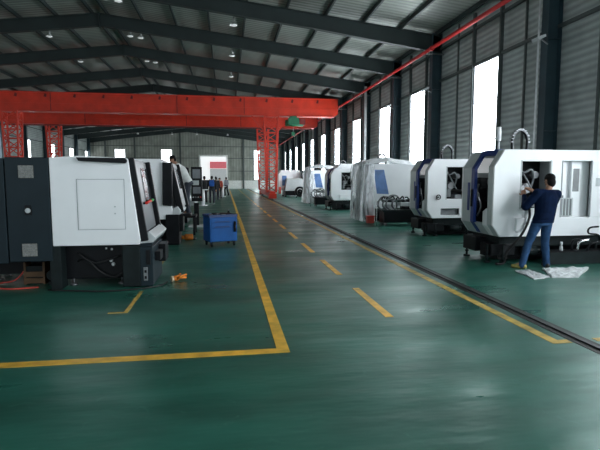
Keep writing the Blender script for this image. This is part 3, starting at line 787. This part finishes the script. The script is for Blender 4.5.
# floor items near the nearest lathe
tag(B().tube([(-2.75, 7.45, .015), (-3.1, 7.38, .015), (-3.35, 7.5, .02), (-3.42, 7.8, .02), (-3.25, 7.9, .04), (-3.1, 7.93, .20)], .013, 8).build('air_hose', 'hose'), 'red air hose lying on the floor below the dark cabinet', 'hose')
tag(B().tube([(-2.55, 7.25, .012), (-2.1, 7.12, .012), (-1.7, 7.05, .012), (-1.3, 7.12, .012), (-1.0, 7.3, .012), (-.92, 7.55, .012)], .012, 8).build('power_cable', 'cable'), 'black cable curving over the floor beside the nearest lathe base', 'cable')
cr = thing('wooden_crate', 'small brown wooden crate under the dark cabinet', 'crate', (-3.05, 7.72, 0))
B().box(0, .30, 0, .22, .02, .10).build('crate_base', 'wood', cr)
for k in range(2): B().box(0, .30, -.012, 0, .02 + k * .10, .10 + k * .10).build('slat', 'wood', cr)
for q in (.0, .27): B().box(q, q + .03, 0, .22, 0, .34).build('post', 'wood', cr)
B().box(.02, .28, .02, .2, .10, .28).build('packing', 'cast', cr)
dr = thing('drip_tray', 'black drip tray with a motor on the floor under the dark cabinet', 'tray', (-2.66, 7.66, 0), 0)
B().box(-.02, .08, 0, .22, 0, .05).cyl((.03, .02, .14), (.03, .2, .14), .085, seg=18).build('motor', 'cast', dr)

def glove(label, loc, rz):
    """crumpled two-colour work glove: palm, four fingers and thumb"""
    t = thing('work_glove', label, 'glove', loc, rz)
    b = B(); b.sphere((0, 0, .045), .06, 1.1, .85, .7, 14)
    for k, (a, l) in enumerate(((-.5, .10), (-.18, .125), (.12, .12), (.42, .10))):
        p = V((.04 * math.cos(a), .07 * math.sin(a), .05)); q = p + V((l * math.cos(a), l * math.sin(a), .035 * (k % 2)))
        b.cyl(p, q, .02, .016, 10).sphere(q, .016, seg=8)
    b.cyl((0, -.04, .05), (.04, -.11, .09), .02, .017, 10).sphere((.04, -.11, .09), .017, seg=8)
    b.build('hand_part', 'orange', t)
    B().cyl((-.05, 0, .045), (-.085, .01, .04), .045, .05, 14).build('cuff', 'cream', t)
glove('crumpled orange work glove on the floor in front of the nearest lathe', (-.80, 7.66, 0), .7)
pd = thing('power_drill', 'orange power drill lying beside the black box of the second lathe', 'drill', (-1.02, 12.75, 0), .3)
B().cyl((-.06, 0, .09), (.14, 0, .09), .085, .08, 18).build('motor_body', 'orange', pd, .01)
B().cyl((-.2, 0, .09), (-.06, 0, .09), .045, .055, 14).build('gear_case', 'orange', pd)
B().cyl((-.28, 0, .09), (-.2, 0, .09), .02, .03, 12).build('chuck', 'metal', pd)
B().tube([(.12, 0, .05), (.2, .05, .03), (.24, .14, .03)], .03, 10).build('handle', 'dark', pd)
B().tube([(.24, .14, .03), (.1, .3, .012), (-.2, .26, .012), (-.5, .1, .012)], .01, 6).build('cord', 'cable', pd)

# second lathe
l2 = thing('lathe', 'second lathe behind the nearest one, with a worker leaning over it', 'machine', (-2.4, 12.0, 0))
wl(B().prism([(-2.9, .62), (-1.32, .62), (-1.27, .72), (-1.50, 2.0), (-1.55, 2.08), (-2.9, 2.08)], 12.0, 13.5), 'enclosure', 'white', l2, .015)
wl(B().box(-4.2, -2.92, 12.0, 13.5, .4, 2.0), 'cabinet', 'slate', l2, .012)
lathe_door(l2, 12.12, 13.6, (-1.36, 2.0), (-1.12, .86), glass=True)
wl(B().prism([(-1.52, .97), (-1.28, .95), (-1.28, 1.97), (-1.50, 2.0)], 11.9, 12.06), 'side_guard', 'dark', l2, .015)
wl(B().prism([(-1.36, .66), (-1.14, .72), (-1.10, .82), (-1.18, .94), (-1.28, .90)], 12.0, 13.7), 'apron', 'light_grey', l2, .02)
wl(B().box(-2.85, -1.3, 12.2, 13.4, .08, .62), 'bed', 'dark', l2)
wl(B().box(-1.46, -1.14, 11.95, 12.5, .0, .74), 'front_box', 'dark', l2, .015)
wl(B().box(-1.14, -1.05, 11.98, 12.4, .32, .74), 'control_box', 'dark', l2, .01)
wl(B().box(-1.1, -.86, 12.02, 12.4, .69, .75), 'lip', 'dark', l2, .01)
wl(B().box(-1.65, -1.46, 11.95, 12.2, .02, .14), 'pedal', 'dark', l2, .01)
for x in (-2.6, -1.5):
    for y in (12.4, 13.3): wl(B().cyl((x, y, 0), (x, y, .1), .05, seg=12), 'levelling_foot', 'metal', l2)
# third lathe
l3 = thing('lathe', 'third lathe, mostly hidden behind the second, with a black upright guard', 'machine', (-2.3, 16.6, 0))
wl(B().prism([(-3.0, .62), (-1.35, .62), (-1.3, .72), (-1.48, 1.9), (-1.6, 2.0), (-3.0, 2.0)], 16.9, 18.8), 'enclosure', 'white', l3, .015)
wl(B().prism([(-1.46, .92), (-1.24, .92), (-1.24, 1.98), (-1.44, 2.02)], 16.75, 16.9), 'side_guard', 'dark', l3, .015)
wl(B().prism([(-1.32, .62), (-1.1, .70), (-1.06, .82), (-1.3, .9)], 16.9, 19), 'apron', 'light_grey', l3, .015)
wl(B().box(-2.9, -1.35, 17.0, 18.7, .08, .62), 'bed', 'dark', l3)
for x in (-2.7, -1.5):
    for y in (17.2, 18.5): wl(B().cyl((x, y, 0), (x, y, .1), .05, seg=12), 'levelling_foot', 'metal', l3)
# control console facing the viewer
cc = thing('control_console', 'tall black control console with grey screens beside the third lathe', 'console', (-.99, 16.3, 0))
B().box(-.15, .20, 0, .22, .86, 2.0).build('housing', 'dark', cc, bevel=.012)
B().box(-.10, .15, -.012, 0, 1.62, 1.92).build('screen', 'screen', cc)
B().box(-.10, .10, -.012, 0, 1.40, 1.55).build('key_pad', 'light_grey', cc)
B().box(-.10, .15, -.012, 0, 1.12, 1.34).build('lower_screen', 'screen', cc)
for k in range(4): B().cyl((-.09 + k * .08, -.03, 1.0), (-.09 + k * .08, 0, 1.0), .022, seg=12).build('knob', ['light_grey', 'mid_grey', 'light_grey', 'red'][k], cc)
B().box(-.08, .08, .04, .18, .06, .80).build('column_post', 'dark', cc)
B().box(-.26, .26, -.1, .34, .0, .06).build('base_plate', 'light_grey', cc, bevel=.01)
# rows of further machines far down the side, each with its own bulk
def far_lathe(label, x, y):
    t = thing('lathe', label, 'machine', (x, y, 0))
    B().prism([(-1.7, .6), (0, .6), (.05, .75), (-.18, 1.85), (-.3, 1.95), (-1.7, 1.95)], 0, 1.8).build('enclosure', 'white', t, bevel=.015)
    B().prism([(-.12, .9), (.08, .8), (-.10, 1.85), (-.2, 1.85)], -.1, 0).build('side_guard', 'dark', t)
    B().box(-1.65, -.05, .1, 1.7, .08, .6).build('bed', 'dark', t)
    for a in (-1.5, -.2):
        for c in (.3, 1.5): B().cyl((a, c, 0), (a, c, .1), .05, seg=12).build('levelling_foot', 'metal', t)
far_lathe('fourth lathe of the row, hidden behind the black control console', -1.75, 22.0)

# pedestals by the visitors
def pedestal(label, x, y, hgt=1.0):
    t = thing('pedestal_table', label, 'table', (x, y, 0))
    B().box(-.30, .30, -.25, .25, hgt - .05, hgt).build('table_top', 'white', t, bevel=.01)
    B().cyl((0, 0, .04), (0, 0, hgt - .05), .10, seg=16).build('post', 'white', t)
    B().cyl((0, 0, 0), (0, 0, .04), .28, .24, 20).build('base_plate', 'white', t)
pedestal('small white pedestal table next to the group of visitors, nearer one', -1.38, 29.5, .98)
pedestal('white pedestal table behind the visitors near the roller door', -.30, 44, .95)

# ------------------------------------------------------------------ blue tool cart
ct = thing('tool_cart', 'blue steel tool cart with tools on top standing in the aisle', 'cart', (-.16, 11.72, 0), math.radians(20))
B().box(-.34, .34, -.26, .26, .12, .70).build('body', 'cart', ct, bevel=.012)
tr = B(); 
for q in ((-.35, .35, -.27, -.255), (-.35, .35, .255, .27), (-.35, -.335, -.27, .27), (.335, .35, -.27, .27)): tr.box(q[0], q[1], q[2], q[3], .70, .76)
tr.build('tray_rim', 'cart_dark', ct)
B().box(-.335, .335, -.255, .255, .70, .712).build('tray_mat', 'dark', ct)
for k, (z0, z1) in enumerate(((.46, .57), (.58, .68))):
    d = B().box(-.30, .22, -.272, -.26, z0, z1).build('drawer', 'cart', ct, bevel=.004)
    B().box(-.22, .14, -.292, -.272, z0 + .004, z0 + .022).build('handle', 'cart_dark', d)
d = B().box(-.31, .31, -.272, -.26, .14, .44).build('door', 'cart', ct, bevel=.004)
lh = B().torus((.27, -.30, .40), .05, .014, 'x', 14, 6).torus((.27, -.30, .54), .05, .014, 'x', 14, 6).box(.25, .29, -.30, -.27, .36, .58)
lh.build('push_handle', 'dark', ct)
for x in (-.28, .28):
    for y in (-.2, .2):
        w = B().box(x - .025, x + .025, y - .03, y + .03, .07, .12).build('caster', 'dark', ct)
        B().cyl((x - .018, y, .045), (x + .018, y, .045), .045, seg=14).build('wheel', 'dark', w)
def on_cart(lx, ly, z):
    a = math.radians(20); return (-.16 + lx * math.cos(a) - ly * math.sin(a), 11.72 + lx * math.sin(a) + ly * math.cos(a), z)
t = thing('grinder', 'black hand grinder lying on the corner of the blue tool cart', 'tool', on_cart(-.13, -.10, .716), .6)
B().cyl((-.1, 0, .045), (.08, 0, .045), .042, .035, 14).build('grinder_body', 'dark', t)
B().cyl((-.14, 0, .012), (-.14, 0, .06), .065, .03, 16).build('guard', 'metal', t)
t = thing('socket_set', 'dark flat socket set case lying on the blue tool cart tray', 'tool case', on_cart(.10, .02, .7135), .05)
B().box(-.17, .17, -.1, .1, 0, .065).build('case', 'dark', t, bevel=.012); B().box(-.05, .05, -.125, -.1, .02, .045).build('handle', 'metal', t)
t = thing('spray_bottle', 'small dark spray bottle at the far corner of the tool cart', 'bottle', on_cart(.27, .12, .7135))
B().cyl((0, 0, 0), (0, 0, .08), .03, seg=14).cyl((0, 0, .08), (0, 0, .11), .03, .014, 14).build('flask', 'dark', t); B().box(-.015, .035, -.01, .01, .11, .135).build('trigger', 'metal', t)

# ------------------------------------------------------------------ flat sheets by the man
def sheet(name, label, pts, seed, m, amp=.02, n=16):
    """crumpled flat sheet over a four-cornered outline, thin but solid"""
    b = B(); A, Bq, Cq, D = [V((p[0], p[1], 0)) for p in pts]; top, bot = [], []
    for j in range(n + 1):
        r1, r2 = [], []
        for i in range(n + 1):
            u, v = i / n, j / n
            p = A * (1 - u) * (1 - v) + Bq * u * (1 - v) + Cq * u * v + D * (1 - u) * v
            p = p + V((noise.noise(V((v * 3, seed, 0))), noise.noise(V((u * 3, seed, 5))), 0)) * .03
            z = .012 + amp * abs(noise.noise(V((u * 5 + seed, v * 5, 0)))) + amp * .6 * abs(noise.noise(V((u * 11, v * 9 + seed, 0))))
            r1.append(b.bm.verts.new((p.x, p.y, z))); r2.append(b.bm.verts.new((p.x, p.y, .002)))
        top.append(r1); bot.append(r2)
    for j in range(n):
        for i in range(n):
            b.bm.faces.new((top[j][i], top[j][i + 1], top[j + 1][i + 1], top[j + 1][i]))
            b.bm.faces.new((bot[j][i], bot[j + 1][i], bot[j + 1][i + 1], bot[j][i + 1]))
    for i in range(n):
        b.bm.faces.new((top[0][i], bot[0][i], bot[0][i + 1], top[0][i + 1])); b.bm.faces.new((top[n][i], top[n][i + 1], bot[n][i + 1], bot[n][i]))
        b.bm.faces.new((top[i][0], top[i + 1][0], bot[i + 1][0], bot[i][0])); b.bm.faces.new((top[i][n], bot[i][n], bot[i + 1][n], top[i + 1][n]))
    return tag(b.build(name, m), label, 'sheet')
sheet('packing_sheet', 'flat pale packing sheet on the floor just before the man', [(4.84, 6.88), (5.20, 7.0), (5.22, 7.62), (4.95, 7.58)], 2.2, 'foil', .02)
sheet('foam_sheet', 'wide crumpled pale foam sheet on the floor beside the coolant tank', [(5.22, 6.98), (5.66, 6.9), (6.42, 7.60), (5.55, 7.68)], 6.4, 'foil', .055)

# ------------------------------------------------------------------ people
def remesh(b, voxel, name, m, parent, smooth=2):
    me = bpy.data.meshes.new(name); b.bm.to_mesh(me); b.bm.free()
    o = bpy.data.objects.new(name, me); COL.objects.link(o)
    r = o.modifiers.new('r', 'REMESH'); r.mode = 'VOXEL'; r.voxel_size = voxel; r.use_smooth_shade = True
    s = o.modifiers.new('s', 'SMOOTH'); s.iterations = smooth; s.factor = .5
    dg = bpy.context.evaluated_depsgraph_get()
    nm = bpy.data.meshes.new_from_object(o.evaluated_get(dg))
    o.modifiers.clear(); o.data = nm; nm.name = name
    for p in nm.polygons: p.use_smooth = True
    nm.materials.clear(); nm.materials.append(M[m]); o.parent = parent
    return o
def caps(b, pts, rad):
    """chain of tapered capsules"""
    for i in range(len(pts) - 1):
        p, q = V(pts[i]), V(pts[i + 1])
        if (q - p).length > 1e-4: b.cyl(p, q, rad[i], rad[i + 1], 14)
    for p, r in zip(pts, rad): b.sphere(p, r, seg=12)
def flat_chain(b, rows, seg=18):
    """elliptic trunk: rows of (centre, half width vector, half depth vector)"""
    prev = None
    for c, a, d in rows:
        c, a, d = V(c), V(a), V(d)
        ring = [b.bm.verts.new(c + a * math.cos(2 * math.pi * k / seg) + d * math.sin(2 * math.pi * k / seg)) for k in range(seg)]
        if prev:
            for k in range(seg): b.bm.faces.new((prev[k], prev[(k + 1) % seg], ring[(k + 1) % seg], ring[k]))
        else: b.bm.faces.new(ring[::-1])
        prev = ring
    b.bm.faces.new(prev)
def hand(b, w, d, nrm, side, curl=.6, L=.18):
    """palm, four unequal bent fingers and a thumb leaving the side of the palm"""
    w, d, nrm = V(w), V(d).normalized(), V(nrm)
    nrm = (nrm - d * nrm.dot(d)).normalized(); lat = d.cross(nrm) * side
    pl = L * .52
    for k in (-1, -.33, .33, 1):
        p = w + lat * k * .030
        caps(b, [w + lat * k * .018, p + d * pl], [.018, .014])
    for k, ln in zip((-1, -.33, .33, 1), (.85, 1, .95, .74)):
        p = w + lat * k * .031 + d * pl; seg_ = L * .48 * ln / 2.2; dd = d
        pts = [p]; ang = curl
        for j in range(3):
            dd = (d * math.cos(ang * (j + .5) / 1.5) + nrm * math.sin(ang * (j + .5) / 1.5)).normalized()
            p = p + dd * seg_ * (1 - .12 * j); pts.append(p)
        caps(b, pts, [.0105, .0098, .009, .0078])
    p = w + lat * -.026 + d * .03
    q = p + (d * .5 - lat * .75 + nrm * .3).normalized() * .042
    r_ = q + (d * .8 - lat * .3 + nrm * .45).normalized() * .034
    caps(b, [p, q, r_, r_ + (d * .8 + nrm * .4).normalized() * .024], [.016, .013, .011, .009])

STAND = dict(pel=(0, 0, .93), wai=(0, 0, 1.06), che=(0, .0, 1.27), nec=(0, .0, 1.43), hea=(0, .03, 1.58), look=(0, 1, 0),
             shl=(-.19, 0, 1.385), shr=(.19, 0, 1.385), ell=(-.25, -.02, 1.10), elr=(.25, -.02, 1.10), wrl=(-.26, .07, .86), wrr=(.26, .07, .86),
             hal=(-.02, .15, -1), har=(.02, .15, -1), hil=(-.095, 0, .90), hir=(.095, 0, .90), knl=(-.11, .03, .50), knr=(.11, .03, .50), anl=(-.12, 0, .09), anr=(.12, 0, .09), tol=(-.14, .15, .035), tor=(.14, .15, .035))
def person(label, loc, rz, shirt, trousers, shoes='shoe', pose=None, sleeves=1.0, vox=.009, hair_long=0., shirt_hem=.0, shoe_l=None, scale=1.0, bulk=0.):
    P = {k: V(v) for k, v in {**STAND, **(pose or {})}.items()}
    t = thing('person', label, 'person', loc, rz); t.scale = (scale,) * 3
    side = (P['shr'] - P['shl']).normalized()
    fwd = V((0, 0, 1)).cross(side).normalized() if abs(side.z) < .9 else V((0, 1, 0))
    up = (P['nec'] - P['pel']).normalized(); fw = up.cross(side).normalized() * -1
    if fw.dot(P['look']) < 0 and abs(fw.dot(P['look'])) > .3: fw = -fw
    hips = (P['hir'] - P['hil']).normalized()
    # --- continuous body: trunk, neck, head, arms, hands, legs
    def trunk(b, g, low=True):
        rows = []
        if low: rows.append((P['pel'] - up * .07, hips * (.135 + g), fw * (.095 + g)))
        rows += [(P['pel'] + up * .02, hips * (.155 + g), fw * (.11 + g)), (P['wai'], side * (.138 + g), fw * (.098 + g)), (P['che'] - up * .06, side * (.155 + g), fw * (.112 + g)),
                 (P['che'] + up * .04, side * (.168 + g), fw * (.112 + g)), (P['nec'] - up * .055, side * (.135 + g), fw * (.075 + g)), (P['nec'] - up * .005, side * (.06 + g), fw * (.055 + g))]
        flat_chain(b, rows)
    b = B(); trunk(b, 0)
    H = P['hea']; lk = P['look'].normalized(); hs = lk.cross(V((0, 0, 1))).normalized(); hu = hs.cross(lk).normalized()
    caps(b, [P['nec'] - up * .03, H - hu * .07 - lk * .02], [.058, .052])
    def ell(b, c, rx, ry, rz_, seg=18):
        q = bmesh.ops.create_uvsphere(b.bm, u_segments=seg, v_segments=12, radius=1)
        for v in q['verts']: v.co = V(c) + hs * v.co.x * rx + lk * v.co.y * ry + hu * v.co.z * rz_
    ell(b, H + hu * .02, .076, .093, .092); ell(b, H - hu * .055 + lk * .018, .058, .07, .062)
    caps(b, [H + lk * .088 + hu * .0, H + lk * .108 - hu * .03], [.008, .014])       # nose
    for s in (-1, 1): ell(b, H + hs * s * .078 - hu * .008, .012, .02, .032, 10)         # ears
    caps(b, [H - hs * .03 + lk * .078 + hu * .022, H + hs * .03 + lk * .078 + hu * .022], [.012, .012])  # brow
    caps(b, [H - hs * .02 + lk * .078 - hu * .06, H + hs * .02 + lk * .078 - hu * .06], [.009, .009])   # lips
    for s, a in ((-1, 'l'), (1, 'r')):
        caps(b, [P['sh' + a], P['el' + a], P['wr' + a]], [.052, .04, .027])
        nr = fw if abs(P['ha' + a].normalized().dot(fw)) < .8 else -up
        hand(b, P['wr' + a], P['ha' + a], nr * 1.0 - side * s * .6, s)
        caps(b, [P['hi' + a], P['kn' + a], P['an' + a]], [.080, .052, .036])
        caps(b, [P['an' + a], P['to' + a] + V((0, 0, .0))], [.036, .024])
    remesh(b, min(vox, .0075) if vox < .012 else vox, 'body', 'skin', t)
    for s in (-1, 1):
        B().sphere(H + hs * s * .030 + lk * .083 + hu * .005, .009, seg=8).build('eye', 'dark', t)
    # --- hair
    b = B(); ell(b, H + hu * .040 - lk * .012, .086, .098, .088)
    ell(b, H - lk * .045 - hu * (.01 + hair_long), .078, .064, .075 + hair_long)
    remesh(b, max(.009, vox), 'hair', 'hair', t, 1)
    # --- shirt
    b = B(); trunk(b, .022 + bulk, low=False)
    flat_chain(b, [(P['pel'] - up * (.0 + shirt_hem), hips * (.182 + bulk), fw * .138), (P['wai'], side * (.168 + bulk), fw * .128), (P['che'], side * (.19 + bulk), fw * .135)])
    for s, a in ((-1, 'l'), (1, 'r')):
        e = P['el' + a]; w_ = P['wr' + a]
        if sleeves >= 1: caps(b, [P['nec'] - up * .05, P['sh' + a], e, e + (w_ - e) * .92], [.06, .073 + bulk * .5, .058 + bulk * .7, .042])
        else: caps(b, [P['nec'] - up * .05, P['sh' + a], P['sh' + a] + (e - P['sh' + a]) * .75], [.06, .072, .064])
    remesh(b, max(.010, vox), 'shirt', shirt, t)
    # --- trousers
    b = B(); flat_chain(b, [(P['pel'] - up * .10, hips * .15, fw * .115), (P['pel'], hips * .168, fw * .128), (P['pel'] + up * .09, hips * .158, fw * .118)])
    for a in 'lr':
        caps(b, [P['hi' + a], P['kn' + a], P['an' + a] + V((0, 0, -.03))], [.098, .070, .060])
    remesh(b, max(.010, vox), 'trousers', trousers, t)
    for a in 'lr':
        b = B(); A, T = P['an' + a], P['to' + a]
        hl = A - (T - A).normalized() * .05; hl.z = max(.04, A.z - .05); T2 = V((T.x, T.y, max(T.z, .036)))
        caps(b, [hl, (hl + T2) / 2, T2], [.040, .046, .036]); caps(b, [A, hl], [.042, .040])
        lo = min(v.co.z for v in b.bm.verts)
        for v in b.bm.verts: v.co.z = max(v.co.z, .002)
        remesh(b, max(.009, vox), 'shoe', shoe_l if (a == 'l' and shoe_l) else shoes, t, 1)
    return t

# the man at the nearest machine (built in hall axes, facing the machine)
person('man in navy long-sleeved shirt and blue jeans working at the open machine hatch', (5.475, 7.80, 0), 0, 'navy', 'denim', shoe_l='shoe_y', shirt_hem=.05, hair_long=.022, bulk=.02,
       pose=dict(pel=(.12, .0, .86), wai=(.16, .01, .98), che=(.205, .05, 1.20), nec=(.24, .07, 1.405), hea=(.285, .10, 1.575), look=(-.12, 1, -.10),
                 shl=(.035, .06, 1.35), shr=(.40, .04, 1.33), ell=(-.14, .13, 1.10), elr=(.45, .22, 1.10), wrl=(-.03, .36, 1.30), wrr=(.18, .38, 1.36),
                 hal=(.25, .55, .55), har=(-.7, .5, .6), hil=(.02, 0, .84), hir=(.20, 0, .84), knl=(-.10, .06, .47), knr=(.215, .05, .47), anl=(-.25, .0, .09), anr=(.235, .0, .09),
                 tol=(-.36, .10, .035), tor=(.27, .15, .035)))
# worker leaning over the second lathe
sp = thing('step_platform', 'low dark step platform between the second and third lathes under the worker', 'step', (-1.22, 14.35, 0))
B().box(-.35, .35, -.4, .4, .50, .56).build('tread', 'dark', sp)
for q in (-.3, .3):
    for r in (-.35, .35): B().box(q - .03, q + .03, r - .03, r + .03, 0, .50).build('leg', 'dark', sp)
person('worker with short dark hair in a pale shirt leaning over the second lathe', (-1.10, 14.35, .562), math.radians(90), 'white_cloth', 'dark_jean', vox=.013,
       pose=dict(pel=(0, -.02, .93), wai=(0, .05, 1.06), che=(0, .16, 1.28), nec=(0, .30, 1.46), hea=(.02, .42, 1.60), look=(-.35, 1, -.35),
                 shl=(-.19, .26, 1.41), shr=(.19, .26, 1.41), ell=(-.28, .34, 1.16), elr=(.27, .36, 1.16), wrl=(-.26, .52, 1.02), wrr=(.2, .55, 1.05), hal=(.05, .8, -.5), har=(-.05, .8, -.5)))
# visitors near the roller door
walk = dict(knl=(-.11, .10, .50), anl=(-.12, .06, .09), tol=(-.14, .21, .035), anr=(.12, -.16, .10), tor=(.14, -.02, .035), knr=(.11, .0, .50))
person('visitor in dark clothes wearing a blue backpack, walking away down the aisle', (-.93, 32.4, 0), 0, 'black_cloth', 'dark_jean', vox=.016, pose=walk, scale=1.06)
bp = thing('backpack', 'bright blue backpack on the back of the dark clothed visitor', 'bag', (-.93, 32.10, 1.12))
B().prism([(-.15, .0), (.15, .0), (.17, .22), (.12, .42), (-.12, .42), (-.17, .22)], -.12, .06).build('pack_body', 'pack', bp, bevel=.03)
B().box(-.11, .11, -.17, -.12, .04, .2).build('pocket', 'pack', bp, bevel=.015)
for s in (-1, 1): B().tube([(s * .10, .06, .40), (s * .13, .13, .46), (s * .13, .30, .40)], .018, 6).build('strap', 'black_cloth', bp)
person('visitor in black with bare arms standing beside the nearer white pedestal table', (-1.45, 33.4, 0), .5, 'black_cloth', 'black_cloth', vox=.016, sleeves=.5, scale=1.06,
       pose=dict(elr=(.28, .14, 1.15), wrr=(.14, .36, 1.20), har=(-.4, 1, .2)))
person('visitor in black jacket partly behind the one with the blue backpack', (-.75, 37.5, 0), .2, 'black_cloth', 'dark_jean', vox=.018, scale=1.03)
person('visitor in a red shirt and dark trousers in the group by the roller door', (-.52, 40.5, 0), 2.6, 'red_cloth', 'black_cloth', vox=.018, scale=1.0)
person('lone visitor in a grey shirt and black trousers walking near the yellow line', (.03, 47.5, 0), .9, 'grey_cloth', 'black_cloth', vox=.018, pose=walk, scale=1.05)
person('pale shirted visitor at the back of the group, in the open doorway light', (-.95, 46.0, 0), 3.0, 'white_cloth', 'black_cloth', vox=.02, scale=1.08)

# ------------------------------------------------------------------ light, camera
wd = bpy.data.worlds.new('sky'); S.world = wd; wd.use_nodes = True
bg = wd.node_tree.nodes['Background']; bg.inputs['Color'].default_value = (.84, .93, 1., 1); bg.inputs['Strength'].default_value = 1.08
S.view_settings.view_transform = 'Standard'; S.view_settings.look = 'None'; S.view_settings.exposure = 0.0
cam = bpy.data.cameras.new('camera'); co = bpy.data.objects.new('camera', cam); COL.objects.link(co)
cam.sensor_width = 36; cam.sensor_fit = 'HORIZONTAL'; cam.lens = 480 / 600 * 36; cam.clip_end = 400
yaw, pit = math.radians(8.7247), math.radians(5.4741)
co.location = (0, 0, 1.6); co.rotation_euler = (math.pi / 2 - pit, 0, -yaw)
S.camera = co
S.cycles.max_bounces = 8; S.cycles.diffuse_bounces = 4; S.cycles.transparent_max_bounces = 12
S.cycles.use_denoising = True
S.cycles.sample_clamp_indirect = 6
